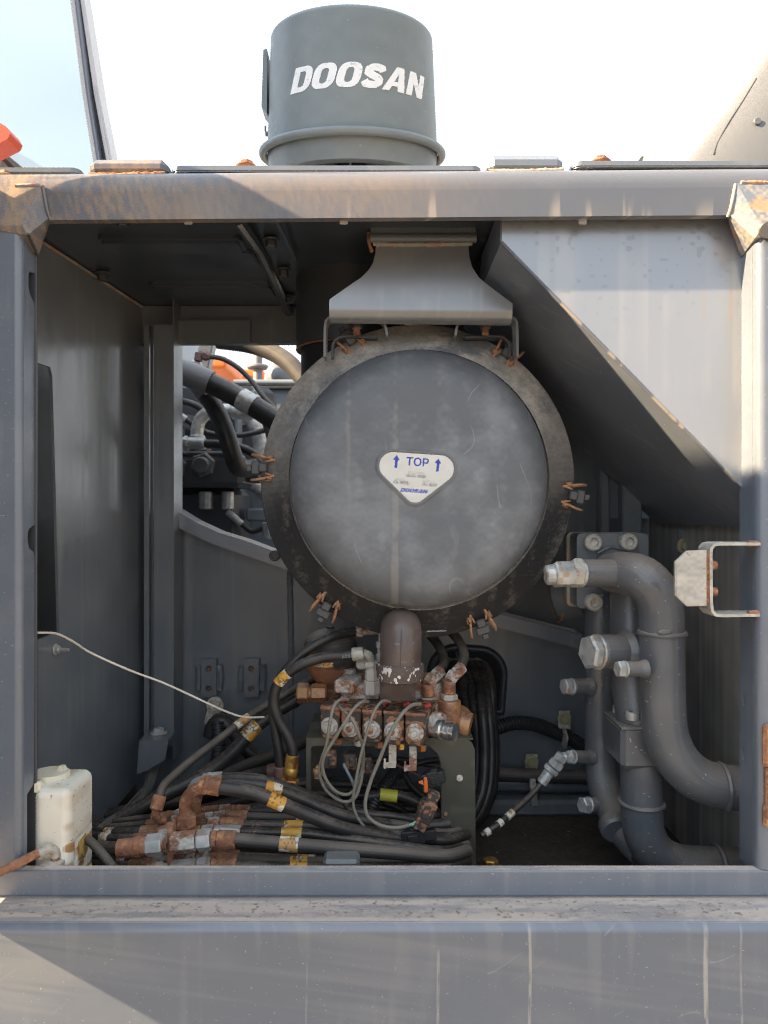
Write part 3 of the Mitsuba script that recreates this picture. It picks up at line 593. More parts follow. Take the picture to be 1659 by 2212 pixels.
for xs, x2 in (((703, 707, 826, 834), 770), ((1114, 1110, 992, 984), 1048)):
    c0, c1, c2, c3 = xs; s = 1 if c1 > c0 else -1
    P = spline([D(c0, 775, 1.10), D(c0 + s, 712, 1.10), D(c0 + s * 3, 699, 1.10), D(c0 + s * 12, 691, 1.10), D(c2 - s * 12, 691, 1.10), D(c2, 696, 1.10), D(c3, 716, 1.10), D(c3 + 2 * s, 730, 1.10)], .004)
    part(hb, 'strap', sweep(P, 0, flat=(.0017, .016)), 'grey_plastic', 40)
    P = spline([D(c0 + s * 16, 775, 1.13), D(c0 + s * 18, 745, 1.13), D(c0 + s * 30, 733, 1.13), D(c2 - s * 10, 733, 1.13)], .004)
    part(hb, 'strap', sweep(P, 0, flat=(.0015, .012)), 'dark_steel', 40)
    part(hb, 'bolt', cat(bolt(D(x2, 697, 1.11), -UZ, .008, .007, False), rod(D(x2, 700, 1.11), D(x2, 724, 1.11), .0052)), 'rust')
    part(hb, 'bolt_head', bolt(D(x2, 697, 1.109), -UZ, .0092, .006), 'dark_steel')

# ---------------------------------------------------------------- air cleaner
ac = thing('air_cleaner', 'big round dusty black air cleaner canister with wire clips and a white name plate', 'air cleaner')
AC = D(905.5, 1036.5, 1.10); AC[1] = 0.0
k = 1.10 / F
def yl(prof): return [(r, -h) for r, h in prof]
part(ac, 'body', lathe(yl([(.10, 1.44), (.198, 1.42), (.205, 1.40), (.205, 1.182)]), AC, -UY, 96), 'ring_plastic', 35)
ringp = [(.19, 1.185), (.2345, 1.183), (.2368, 1.180), (.2368, 1.168), (.2346, 1.165), (.2338, 1.152)] + [(.2288 + .0050 * math.cos(t), 1.150 - .006 * math.sin(t)) for t in np.linspace(.2, 1.3, 5)] + [(.215, 1.132), (.200, 1.116), (.1900, 1.107), (.1868, 1.103), (.1852, 1.105), (.1836, 1.110), (.178, 1.111)]
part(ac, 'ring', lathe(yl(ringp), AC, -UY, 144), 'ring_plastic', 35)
AF = D(906, 1032, 1.065); AF[1] = 0.0
covp = [(.1835, 1.112), (.1830, 1.100)] + [(.118 + .0648 * math.cos(t) ** .8, 1.096 - .043 * math.sin(t)) for t in np.linspace(.04, 1.54, 16)] + [(.10, 1.0522), (.05, 1.0516), (0, 1.0513)]
m = lathe(yl(covp), AF, -UY, 144)
part(ac, 'cover', m, 'cover_plastic', 40)
part(ac, 'drain_edge', sweep([AC + [.012, 1.118, -.2195], AC + [.04, 1.116, -.2185]], .0012, 6), 'ring_plastic')
# name plate
def np_pt(u_, v_):                                                 # crop pixels of the plate -> metres on the cover's face
    x = (930 + u_ / 7.541) / 1.1573; y = (1110 + v_ / 7.541) / 1.1573
    q = D(x, y, 1.051); return q[0], q[2]
def np_poly(g): return affinity.affine_transform(g, [1 / 7.541 / 1.1573 / F * 1.051, 0, 0, -1 / 7.541 / 1.1573 / F * 1.051, *np_pt(0, 0)])
outl = union_all([Point(395, 410).buffer(258, 32), Point(1285, 470).buffer(258, 32), Point(815, 905).buffer(200, 32)]).convex_hull
npl = part(ac, 'name_plate', extr(np_poly(outl), [0, 1.0502, 0], UX, UZ, UY, .002), 'nameplate_white', False)
e = np.array([(x, 1.0509, z) for x, z in np_poly(outl.buffer(28)).exterior.coords])[:-1]
part(npl, 'rim', sweep(spline(np.vstack([e, e[:1]]), .004)[:-1], 0.0019, 8, closed=True), 'grey_plastic')
e = np.array([(x, 1.0514, z) for x, z in np_poly(outl.buffer(58)).exterior.coords])[:-1]
part(npl, 'rim', sweep(spline(np.vstack([e, e[:1]]), .004)[:-1], 0.0014, 8, closed=True), 'cover_plastic')
KU = 1 / 7.541 / 1.1573 / F * 1.051
def on_plate(m, cx, cy, deg):
    """Lettering laid on the plate: its middle at the bottom at crop pixel cx, cy."""
    c, s = math.cos(math.radians(deg)), math.sin(math.radians(deg)); x0, z0_ = np_pt(cx, cy)
    v = m.vertices; q = np.stack([x0 + c * v[:, 0] - s * v[:, 1], 1.0502 - v[:, 2], z0_ + s * v[:, 0] + c * v[:, 1]], 1)
    r = trimesh.Trimesh(q, m.faces, process=False)
    return r if r.volume > 0 else trimesh.Trimesh(q, m.faces[:, ::-1], process=False)
for t, cx, cy, h, w, mt in (('TOP', 852, 412, 150, 425, 'blue_ink'), ('AIR CLEANER', 830, 572, 52, 305, 'grey_ink'), ('400414-00585', 826, 632, 52, 372, 'black_ink'),
                            ('MAIN EL.', 540, 694, 46, 190, 'grey_ink'), ('474-00038', 541, 752, 54, 285, 'black_ink'), ('SAFETY EL.', 1078, 736, 46, 250, 'grey_ink'), ('474-00037', 1082, 798, 54, 282, 'black_ink')):
    part(npl, 'lettering', on_plate(words(t, h * KU, .0003, t == 'TOP' or mt == 'black_ink', w * KU), cx, cy, -4.4), mt, False)
for gl in BRAND:
    m = extr(gl, [0, 0, 0], UX, UY, UZ, 1); m.vertices *= [72 * KU * 1.12, 74 * KU, .0003]; m.vertices[:, 0] -= BRAND_W * 72 * KU * 1.12 / 2
    part(npl, 'lettering', on_plate(m, 790, 918, -4.4), 'blue_ink', False)
arrow = Polygon([(465, 210), (525, 308), (490, 304), (468, 452), (420, 452), (438, 302), (395, 292)])
for dx, dy in ((0, 0), (784, 66)):
    part(npl, 'arrow', extr(np_poly(affinity.translate(arrow, dx, dy)), [0, 1.0499, 0], UX, UZ, UY, .0004), 'blue_ink', False)
# six wire clips
for x, y, tw in ((763, 738, 8), (1092, 765, -5), (578, 1008, 3), (1230, 1067, -4), (708, 1305, 9), (1040, 1340, -6)):
    r_ = unit([x - 905.5, 0, 1036 - y]); t_ = np.cross(r_, UY); f_ = -UY
    c_, s_ = math.cos(math.radians(tw)), math.sin(math.radians(tw)); r_, t_ = c_ * r_ + s_ * t_, c_ * t_ - s_ * r_
    o = AC + unit([x - 905.5, 0, 1036 - y]) * .2250 + UY * 1.140
    def L(a_, b_, c2): return o + (r_ * a_ + t_ * b_ + f_ * c2) * 1.2
    cl = part(ac, 'clip', cat(cbox(L(.003, 0, .007), [.012, .013, .012], .0015, [r_, t_, f_]), cbox(L(.0125, 0, .004), [.012, .020, .009], .0015, [r_, t_, f_]), cbox(L(.021, .001, .001), [.008, .009, .009], .001, [r_, t_, f_])), 'clip_body')
    for s in (-1, 1):
        lo = [L(-.009, s * .0075, .003), L(-.008, s * .0095, .0075), L(.000, s * .0125, .0095), L(.010, s * .0150, .0085), L(.0175, s * .0155, .003), L(.0155, s * .0150, -.004), L(.006, s * .0125, -.004), L(-.004, s * .0095, .000), L(-.009, s * .0075, .003)]
        part(cl, 'wire_loop', sweep(spline(lo, .003), .0019, 8), 'clip_wire')
        co = [L(-.004 + .004 * math.cos(t), s * (.007 + t * .0007), .008 + .004 * math.sin(t)) for t in np.linspace(0, 12, 40)]
        part(cl, 'coil', sweep(np.array(co), .0015, 8), 'clip_wire')
    part(cl, 'hook', sweep(spline([L(-.006, -.011, .010), L(-.013, -.008, .008), L(-.014, 0, .005), L(-.013, .008, .008), L(-.006, .011, .010)], .002), .0017, 8), 'clip_wire')
# dust spout under the cover
dv = part(ac, 'dust_spout', sweep(spline([D(866, 1350, 1.13), D(866, 1357, 1.105), D(866, 1366, 1.085), D(866, 1395, 1.078), D(865, 1420, 1.078), D(864, 1450, 1.078)], .004), px(45, 1.078), 32), 'spout_rubber', 40)
part(dv, 'mould_seam', sweep(spline([D(867, 1358, 1.0475), D(866, 1400, 1.0483), D(865, 1438, 1.0486)], .01), .0005, 6), 'dark_steel')
part(dv, 'cuff', lathe([(.030, -.012), (.0318, -.011), (.0335, .0), (.0337, .010), (.031, .012)], D(864, 1450, 1.078), UZ, 40), 'cuff_rubber')
c = D(859, 1470, 1.078)
part(dv, 'valve_lips', hull([c + [math.cos(t) * .0255, math.sin(t) * .02, 0] for t in np.linspace(0, 6.28, 24)] + [c + [sx * .0245, sy * .005, -.027] for sx in (-1, 1) for sy in (-1, 1)]), 'spout_rubber', 40)

# ---------------------------------------------------------------- sheet-metal duct at the upper right
du = thing('sheet_metal_duct', 'pale sunlit slanting sheet-metal duct at the upper right of the bay', 'duct')
pl = [(1083, 440), (1083, 523), (1690, 1142), (1750, 1142), (1750, 440)]
part(du, 'front', plate(pl, .946, .003), 'duct_paint', False)
m = plate(dpoly(pl, .946), .9495, .44)
part(du, 'casing', m, 'frame_paint', False)
part(du, 'folded_edge', sweep([D(1083, 523, .948), D(1590, 1040, .948)], .0026, 8), 'beam_paint')
part(du, 'folded_edge', sweep([D(1083, 455, .948), D(1083, 523, .948)], .0022, 8), 'inside_paint')
for i, (x0, x1) in enumerate(((1056, 1036), (1064, 1040), (1049, 1033))):
    single('cable', sweep(spline([D(x0 + 8, 460, 1.10 + i * .03), D(x0, 500, 1.11 + i * .03), D(x0 - 8, 545, 1.13 + i * .03), D(x1 - 20, 620, 1.2 + i * .03)], .01), px(5, 1.1), 10), 'black_plastic',
           ('nearest', 'middle', 'farthest')[i] + ' of three black cables hanging between the flared bracket and the slanting duct', 'cable', group='black cables beside the bracket')

# ---------------------------------------------------------------- striker bracket on the right post
sb = thing('striker_bracket', 'rusty U-shaped door striker bracket with a pale worn plate on the right post', 'bracket')
P = [D(1628, 1174, .915), D(1540, 1174, .915), D(1530, 1176, .915), D(1524, 1184, .915), D(1523, 1200, .915), D(1524, 1300, .915), D(1526, 1316, .915), D(1534, 1325, .915), D(1545, 1326, .915), D(1627, 1325, .915)]
P = np.vstack([np.linspace(a_, b_, 4, endpoint=False) for a_, b_ in zip(P[:-1], P[1:])] + [P[-1:]])
part(sb, 'strap', sweep(P, 0, flat=(.0017, .017)), 'worn_steel', 25)
part(sb, 'plate', plate([(1485, 1190), (1527, 1188), (1527, 1309), (1485, 1310), (1459, 1286), (1459, 1214)], .895, .005, step=.0012), 'worn_steel', False)
part(sb, 'spacer', cbox(D(1515, 1249, .915), [.010, .03, .06], .002), 'rust')
for y in (1221, 1278):
    b_ = part(sb, 'bolt', cat(hexa(D(1526, y, .914), D(1538, y, .914), .0088), rod(D(1536, y, .914), D(1548, y, .914), .0052)), 'rust')
for y in (1174, 1325): part(sb, 'weld_seam', weld([D(1616, y, .902), D(1634, y, .904), D(1632, y + 4, .925)], .0035, y), 'rust')

# ---------------------------------------------------------------- steel pipes at the right
def pipe(label, P, r, rings=(), n=32):
    t = thing('steel_pipe', label, 'pipe'); P = spline(P, .007)
    part(t, 'tube', sweep(P, r, n), 'pipe_paint', 45)
    for c, d, rr in rings:
        u, v, _ = frame_of(d); a_ = np.linspace(0, 2 * np.pi, 37)[:-1]
        k = .0025 + .0022 * meshkit.noise(np.stack([a_ * 3, a_ * 0, a_ * 0], 1), 5)
        part(t, 'weld_ring', sweep(np.asarray(c) + rr * (np.cos(a_)[:, None] * u + np.sin(a_)[:, None] * v), k, 8, closed=True), 'pipe_paint')
    return t
def port(t, a_, b_, r, cap, hexr, fill=True, mt='zinc'):
    k = part(t, 'port', rod(a_, b_, r, 24), 'pipe_paint')
    if fill:
        d = unit(np.subtract(a_, b_)); part(t, 'weld_ring', lathe([(r, 0), (r * 1.28, .0), (r * 1.16, .004), (r, .009)], np.asarray(a_) - d * 0, -d, 24), 'pipe_paint')
    d = unit(np.subtract(b_, a_)); part(k, 'plug', cat(rod(np.asarray(b_) - d * .001, np.asarray(b_) + d * cap * .2, hexr * 1.02), hexa(np.asarray(b_) + d * cap * .15, np.asarray(b_) + d * cap, hexr)), mt)
Y1 = 1.03
p1 = pipe('thick grey steel pipe bending over the flange and down to the lower right', [D(1318, 1236, 1.19), D(1330, 1237, 1.12), D(1352, 1238, 1.06), D(1386, 1246, 1.035), D(1412, 1270, Y1), D(1427, 1310, Y1), D(1430, 1365, Y1), D(1431, 1460, Y1), D(1433, 1540, Y1), D(1440, 1590, Y1), D(1462, 1640, Y1), D(1500, 1678, Y1), D(1550, 1697, Y1), D(1610, 1702, Y1), D(1690, 1702, Y1)], px(47, Y1),
          [(D(1430, 1367, Y1), UZ, px(47, Y1)), (D(1560, 1699, Y1), UX, px(46.5, Y1))])
port(p1, D(1345, 1238, 1.055), D(1256, 1238, 1.04), px(30, 1.04), .016, .019, False, 'zinc')
part(p1, 'union_nut', hexa(D(1257, 1238, 1.038), D(1234, 1237, 1.036), px(33, 1.04)), 'worn_steel')
part(p1, 'union_body', rough_up(fine(cat(hexa(D(1236, 1240, 1.036), D(1196, 1241, 1.03), px(29, 1.04)), rod(D(1200, 1241, 1.03), D(1178, 1243, 1.03), px(22, 1.03))), .004), .0008, 200), 'zinc')
part(p1, 'weld_bead', cat(trimesh.Trimesh(trimesh.creation.icosphere(subdivisions=2).vertices * [.010, .004, .0045] + D(1436, 1366, Y1 - px(47, Y1)), trimesh.creation.icosphere(subdivisions=2).faces)), 'pipe_paint')
port(p1, D(1394, 1445, 1.004), D(1351, 1445, .998), px(16.5, 1.0), px(20, 1.0), px(18, 1.0))
Y2 = 1.09
p2 = pipe('grey steel pipe with a square clamp block, left of the thick bent pipe', [D(1362, 1250, 1.14), D(1362, 1400, 1.12), D(1368, 1500, 1.10), D(1384, 1600, Y2), D(1386, 1700, Y2), D(1387, 1760, Y2), D(1394, 1806, Y2), D(1420, 1846, Y2), D(1462, 1868, Y2), D(1530, 1875, Y2), D(1680, 1876, Y2)], px(44, Y2),
          [(D(1386, 1734, Y2), UZ, px(45, Y2)), (D(1552, 1875, Y2), UX, px(45, Y2))])
port(p2, D(1352, 1407, 1.078), D(1291, 1408, 1.062), px(37, 1.07), px(27, 1.06), px(38, 1.06))
cb = part(p2, 'clamp_block', cbox(D(1368, 1598, 1.10), [px(94, 1.06), .085, px(92, 1.06)], .006), 'pipe_paint')
part(p2, 'clamp_block', cbox(D(1368, 1557, 1.10), [px(95, 1.06), .087, .004], .001), 'pipe_paint')
for x, y, Y in ((1366, 1552, 1.068), (1338, 1538, 1.12)): part(cb, 'bolt', socket_bolt(D(x, y, Y), UZ, .0095), 'zinc')
Y3 = 1.22
p3 = pipe('thinner grey steel pipe at the rear with three small plugged ports on its left', [D(1298, 1280, Y3), D(1297, 1400, Y3), D(1297, 1600, Y3), D(1300, 1680, 1.21), D(1322, 1745, 1.18), D(1356, 1805, 1.13), D(1392, 1840, 1.10)], px(33, Y3))
port(p3, D(1275, 1483, 1.21), D(1236, 1483, 1.20), px(17, 1.2), px(22, 1.2), px(18, 1.2))
port(p3, D(1300, 1739, 1.185), D(1272, 1739, 1.175), px(16, 1.18), px(20, 1.2), px(17, 1.2))
port(p3, D(1278, 1636, 1.205), D(1238, 1635, 1.19), px(14, 1.2), px(12, 1.2), px(15, 1.2))
part(p3, 'tag', rod(D(1323, 1775, 1.14), D(1332, 1797, 1.12), px(33, 1.12), 20), 'pipe_paint')
fb = thing('flange_block', 'square dark flange block with three socket bolts behind the bent pipe', 'flange')
part(fb, 'block', extr(dpoly([(1246, 1152), (1400, 1152), (1400, 1314), (1246, 1314)], 1.2).buffer(-.008).buffer(.008), [0, 1.2, ZC], UX, UZ, UY, .045), 'inside_paint', False)
part(fb, 'gasket_plate', extr(dpoly([(1228, 1150), (1390, 1150), (1390, 1312), (1228, 1312)], 1.235).buffer(-.008).buffer(.008), [0, 1.247, ZC], UX, UZ, UY, .02), 'rusty_paint', False)
part(fb, 'weld_ring', weld([D(1290, 1195, 1.197), D(1320, 1182, 1.197), D(1352, 1188, 1.197)], .003, 33), 'inside_paint')
for x, y in ((1278, 1171), (1354, 1170), (1280, 1300), (1360, 1300)): part(fb, 'socket_bolt', socket_bolt(D(x, y, 1.2), -UY, px(19, 1.2)), 'worn_steel')
lp = thing('tank_pipe', 'dark wide pipe stub behind the square flange block', 'pipe')
part(lp, 'tube', rod(D(1205, 1285, 1.33), D(1270, 1275, 1.3), .045, 28), 'inside_paint')
part(lp, 'collar', sweep(np.array([D(1205, 1285, 1.33) + .046 * (math.cos(t) * UY + math.sin(t) * UZ) for t in np.linspace(0, 6.2832, 41)[:-1]]), .002, 6, closed=True), 'rust')

# grease line with its fittings, corrugated hose and clamps on the rear wall
gl_ = thing('grease_line', 'thin black grease line with pale brass elbow fitting on the rear steel pipe', 'hose')
P = spline([D(1172, 1690, 1.19), D(1150, 1715, 1.18), D(1110, 1752, 1.16), D(1075, 1782, 1.14), D(1040, 1806, 1.13)], .005)
part(gl_, 'hose', sweep(P, px(6.5, 1.16), 12), 'hose_rubber')
part(gl_, 'elbow', cat(hexa(D(1234, 1635, 1.19), D(1224, 1634, 1.19), .0095), rod(D(1224, 1634, 1.19), D(1214, 1634, 1.19), .007), hexa(D(1216, 1630, 1.19), D(1206, 1644, 1.19), .0105)), 'zinc')
part(gl_, 'coupling', cat(hexa(D(1206, 1644, 1.19), D(1196, 1657, 1.19), .0125), hexa(D(1194, 1658, 1.19), D(1187, 1667, 1.19), .0135), rod(D(1187, 1666, 1.19), D(1170, 1692, 1.19), .0085), ), 'zinc')
for i, (x0, x1) in enumerate(((1094, 1108), (1076, 1084), (1048, 1058))): part(gl_, 'tape', sweep(between(spline(P, .001), x0, x1), px(8, 1.15), 10), 'pale_tag')
P = spline([D(1066, 1574, 1.40), D(1110, 1562, 1.41), D(1150, 1564, 1.42), D(1200, 1582, 1.43), D(1240, 1600, 1.43), D(1290, 1640, 1.43)], .0012)
t = thing('corrugated_hose', 'black corrugated hose clamped to the rear wall right of the cable port', 'hose')
part(t, 'hose', sweep(P, ribbed(P, px(14, 1.42), .0012, .0055), 16), 'black_plastic', 50)
part(t, 'clamp', cat(plate([(1208, 1536), (1231, 1536), (1233, 1574), (1206, 1574)], 1.425, .004), sweep(spline([D(1218, 1572, 1.42), D(1222, 1590, 1.40), D(1218, 1612, 1.42)], .004), 0, flat=(.002, .012))), 'worn_steel', 40)
part(t, 'clamp_bolt', bolt(D(1219, 1551, 1.424), -UY, .009, .006), 'pale_yellow_zinc')
t = thing('hose_clip', 'small steel hose clip bolted low on the rear wall below the corrugated hose', 'clip')
part(t, 'clip', cat(plate([(1136, 1630), (1161, 1630), (1161, 1664), (1136, 1664)], 1.43, .004), sweep([D(1148, 1662, 1.425), D(1151, 1700, 1.40), D(1155, 1738, 1.42)], 0, flat=(.005, .006))), 'worn_steel', 40)
part(t, 'bolt', bolt(D(1148, 1645, 1.428), -UY, .009, .006), 'pale_yellow_zinc')

# ---------------------------------------------------------------- solenoid valve block on its olive stand
st = thing('valve_stand', 'dark olive sheet-metal stand with a rounded cut-out under the solenoid valves', 'stand')
YS = 1.12
o1 = [(661, 1594), (1000, 1594), (1012, 1598), (1021, 1607), (1026, 1620), (1028, 1880), (1028, 2010), (661, 2010)]
hole = dpoly([(672, 2100), (672, 1612), (928, 1612), (946, 1630), (952, 1650), (956, 2100)], YS).buffer(-.004).buffer(.004)
part(st, 'face', plate(o1, YS, .005, [hole], step=.0012), 'olive_paint', False)
part(st, 'top', plate([(661, 1594), (1022, 1594), (1022, 1598), (661, 1598)], YS, .14), 'olive_paint', False)
part(st, 'rear_leg', plate([(661, 1594), (700, 1594), (700, 2010), (661, 2010)], YS + .14, .004), 'olive_paint', False)
part(st, 'rivet', rod(D(993, 1681, YS), D(993, 1681, YS - .003), .005, 16), 'worn_steel')
part(st, 'rivet', rod(D(963, 1758, YS), D(963, 1758, YS - .002), .003, 16), 'rust')
va = math.radians(15); E1 = np.array([math.cos(va), -math.sin(va), 0]); E2 = np.array([math.sin(va), math.cos(va), 0]); VO = D(803, 1577, 1.085)
def V(a_, b_, c_): return VO + E1 * a_ + E2 * b_ + UZ * c_
VX = [E1, E2, UZ]
vb = thing('solenoid_valve_block', 'rusty five-coil solenoid valve block with corroded nuts and grey leads', 'valve block')
part(vb, 'manifold', cbox(V(0, .115, .012), [.165, .055, .075], .004, VX), 'rusty_zinc')
part(vb, 'manifold', cbox(V(-.052, .055, .050), [.030, .045, .020], .003, VX), 'rusty_zinc')
for i in range(5):
    x = (i - 2) * .0312
    def W(a_, b_, c_): return V(x + a_, b_, c_)
    pts = [W(sx * .0145, by, z_) for sx in (-1, 1) for by in (.002, .078) for z_ in (.029, -.010)] + [W(sx * .009, by, -.019) for sx in (-1, 1) for by in (.002, .078)] + [W(sx * .0130, 0, z_) for sx in (-1, 1) for z_ in (.027, -.009)] + [W(sx * .008, 0, -.0175) for sx in (-1, 1)]
    k = part(vb, 'coil', hull(pts), 'coil_case', 20)
    part(k, 'coil_lip', cbox(W(0, .001, .026), [.0292, .005, .004], .001, VX), 'rust')
    part(k, 'washer', rod(W(0, .001, .001), W(0, -.0022, .001), .0128, 28), 'rusty_zinc')
    part(k, 'nut', hexa(W(0, -.001, .001), W(0, -.0075, .001), .0098), 'zinc' if i != 4 else 'worn_steel')
    part(k, 'stem', rod(W(0, -.007, .001), W(0, -.011, .001), .0042, 16), ('zinc', 'rust', 'rust', 'rust', 'zinc')[i])
    part(vb, 'stand_bolt', hexa(W(.006, .02, -.021), W(.006, .02, -.030), .0065), ('rust', 'white_block', 'rust', 'gold_zinc', 'gold_zinc')[i])
    part(vb, 'cartridge', cat(hexa(W(0, .095, .044), W(0, .095, .058), .012), rod(W(0, .095, .055), W(0, .095, .064), .009)), ('rusty_zinc', 'rust', 'white_block', 'gold_zinc', 'rust')[i])
    part(vb, 'lead_stub', rod(W(.008, .030, .030), W(.0155, .030, .034), .0034, 12), 'red_plastic' if i != 1 else 'rust')
a_ = D(978, 1571, 1.075)
part(vb, 'end_cap', cat(lathe([(.0135, 0), (.0140, .002), (.0140, .006), (.0112, .008), (.0112, .012), (.0128, .014), (.0128, .018), (.0100, .019), (.0100, .023), (.0122, .024), (.0122, .027), (.005, .028)], V(.092, .018, .003), E1 - E2 * .3, 28)), 'chrome')
part(vb, 'end_plug', rough_up(fine(rod(V(.079, .040, .004), V(.094, .034, .004), .018, 28), .004), .0008, 200), 'rusty_zinc')
for dx, tall, mt in ((-46, .8, 'rusty_zinc'), (0, 1, 'brass')):
    Yf = 1.15 + (0 if dx else -.012)
    b0 = D(971 + dx, 1545, Yf)
    k = part(vb, 'fitting', lathe([(.017, -.02), (.0172, 0), (.0168, px(30, Yf) * tall), (.0155, px(33, Yf) * tall)], b0, UZ, 28), mt)
    t0 = b0 + UZ * px(33, Yf) * tall
    part(k, 'nut', hexa(t0, t0 + UZ * .009, .0125), 'worn_steel')
    part(k, 'sleeve', rod(t0 + UZ * .009, t0 + UZ * .028, .0092, 20), 'rust')
    part(k, 'elbow_nut', cat(hexa(t0 + [0, 0, .028], t0 + [.008, .006, .038], .0105), hexa(t0 + [.008, .006, .036], t0 + [.020, .02, .044], .0105)), 'rusty_zinc')
    P = spline([t0 + [.016, .016, .042], t0 + [.028, .05, .052], t0 + [.020, .10, .072], t0 + [-.01, .20, .09], t0 + [-.03, .34, .09]] if dx else [t0 + [.016, .016, .042], t0 + [.026, .04, .056], t0 + [.020, .08, .076], t0 + [-.012, .16, .10], t0 + [-.03, .34, .10]], .006)
    part(k, 'tube', sweep(P, .0075, 14), 'dusty_hose')
part(vb, 'side_fitting', cat(rod(D(1000, 1540, 1.18), D(985, 1560, 1.16), .016), lathe([(.020, 0), (.021, .010), (.019, .022)], D(985, 1560, 1.15), E1 + UZ * -.2, 24)), 'brass')
# white pressure-port fittings at the left of the drain spout
part(vb, 'port_body', rough_up(fine(cbox(D(778, 1489, 1.17), [.056, .05, .024], .004), .005), .0012, 90), 'rusty_zinc')
part(vb, 'port_nut', cat(hexa(D(803, 1500, 1.14), D(803, 1470, 1.14), .0125), hexa(D(803, 1470, 1.14), D(803, 1447, 1.14), .0105), rod(D(803, 1450, 1.14), D(803, 1436, 1.14), .0085), hexa(D(801, 1440, 1.14), D(801, 1428, 1.14), .0125), rod(D(801, 1432, 1.14), D(774, 1435, 1.15), .008)), 'white_block')
part(vb, 'port_nut', cat(hexa(D(823, 1428, 1.17), D(823, 1412, 1.17), .0085), rod(D(823, 1414, 1.17), D(823, 1398, 1.17), .006), hexa(D(823, 1400, 1.17), D(823, 1386, 1.17), .008), rod(D(823, 1390, 1.17), D(823, 1350, 1.17), .004)), 'white_block')
part(vb, 'gold_union', cat(hexa(D(641, 1497, 1.19), D(668, 1497, 1.19), .0155), rod(D(664, 1497, 1.19), D(676, 1497, 1.19), .010), hexa(D(672, 1497, 1.19), D(706, 1497, 1.19), .0145)), 'brass')
for i, (x, y) in enumerate(((712, 1640), (756, 1642), (790, 1650))):
    c_ = D(x, y, 1.10 + .01 * i)
    part(vb, 'plug_socket', cat(cbox(c_, [.020, .024, .022], .003), cbox(c_ + [.004, -.012, 0], [.010, .008, .013], .002)), 'coil_case')
for x, y in ((848, 1610), (892, 1616)):
    c_ = D(x, y, 1.09)
    part(vb, 'tab', cat(cbox(c_ + [0, 0, -.008], [.011, .0015, .036], .0005), cbox(c_ + [-.004, 0, -.028], [.018, .0015, .008], .0005), cbox(c_ + [-.011, 0, -.026], [.003, .0015, .015], .0005)), 'worn_steel' if x < 870 else 'rusty_zinc')

acc = thing('accumulator', 'round black accumulator bottle with a rusty lower half left of the drain spout', 'accumulator')
A0 = D(714, 1420, 1.22); RA = px(57, 1.22)
prof = [(.014, -.062), (.016, -.050), (.013, -.047), (.020, -.040), (.030, -.030), (RA * .93, -.012), (RA, -.002), (RA * 1.01, 0), (RA, .003), (RA, .020)] + [(RA * math.cos(t), .020 + .026 * math.sin(t)) for t in np.linspace(.15, 1.5, 9)] + [(.006, .0465), (.0055, .049), (0, .0492)]
part(acc, 'shell', lathe(prof, A0, UZ, 48), 'accumulator_paint', 40)
part(acc, 'neck_nut', cat(hexa(A0 - UZ * .050, A0 - UZ * .064, .018), rod(A0 - UZ * .062, A0 - UZ * .075, .012)), 'rust')
k = part(acc, 'warning_tag', trimesh.Trimesh(*(lambda m: (m.vertices, m.faces))(sweep(np.array([A0 + [RA * 1.012 * math.sin(t), -RA * 1.012 * math.cos(t), -.0035] for t in np.linspace(-.75, .12, 14)]), 0, flat=(.0006, .0006)))), 'yellow_tag')
scene[k] = mikit.ply(cat(*[hull([A0 + [RA * rr * math.sin(t), -RA * rr * math.cos(t), z_] for t in np.linspace(a0, a1, 5) for z_ in (-.0075, -.0005) for rr in (1.0, 1.022)]) for a0, a1 in ((-.55, -.20), (-.18, .16))]), 'yellow_tag', smooth=False)

# ---------------------------------------------------------------- hoses
def hose(label, pts, r_px, mat_='hose_rubber', tags=(), group=None, name='hydraulic_hose', ends=(), ds=.004, text=None):
    """pts: (x, y, Y); tags: (x0, x1, material); ends: (which end, length, material) crimp sleeves with a nut."""
    t = thing(name, label, 'hose', group); P = spline([D(*p) for p in pts], ds); r = px(r_px, float(np.mean(P[:, 1])))
    part(t, 'hose', sweep(P, r, 16), mat_, 45)
    for x0, x1, mt in tags: part(t, 'tag', sweep(between(P, x0, x1), r * 1.05 + .0003, 18), mt, 45)
    for w, L_, mt in ends:
        q = P if w == 0 else P[::-1]; a_ = q[0]; d = unit(q[0] - q[min(3, len(q) - 1)])
        k = part(t, 'ferrule', ferrule(a_ - d * .004, d, r, L_), mt, 30)
    if text:
        x0, s, hgt, mt = text; q = between(P, x0, 1659); c_ = q[0]; d = unit(q[4] - q[0]); nn = np.array([0, -1.0, 0]); upv = unit(np.cross(nn, d)) ; upv = upv if upv[2] > 0 else -upv
        m = fine(words(s, hgt * r, .0004), .003); x, y, z = m.vertices.T; y = y - hgt * r / 2
        a2 = y / r; v = c_ + np.outer(x - x.min(), d) + np.outer(np.sin(a2) * (r + z), upv) + np.outer(np.cos(a2) * (r + z + .0002), nn)
        q = trimesh.Trimesh(v, m.faces, process=False); q = q if q.volume > 0 else trimesh.Trimesh(v, m.faces[:, ::-1], process=False)
        part(t, 'lettering', q, mt, False)
    return t, P, r
def ferrule(a_, d, r, L_):
    prof = [(r * 1.12, 0), (r * 1.28, .0008), (r * 1.28, L_ * .5), (r * 1.2, L_ * .52), (r * 1.34, L_ * .6), (r * 1.34, L_ * .72), (r * 1.2, L_ * .76), (r * 1.2, L_ * .98), (r * 1.0, L_)]
    return lathe(prof, a_, d, 24)
H = hose
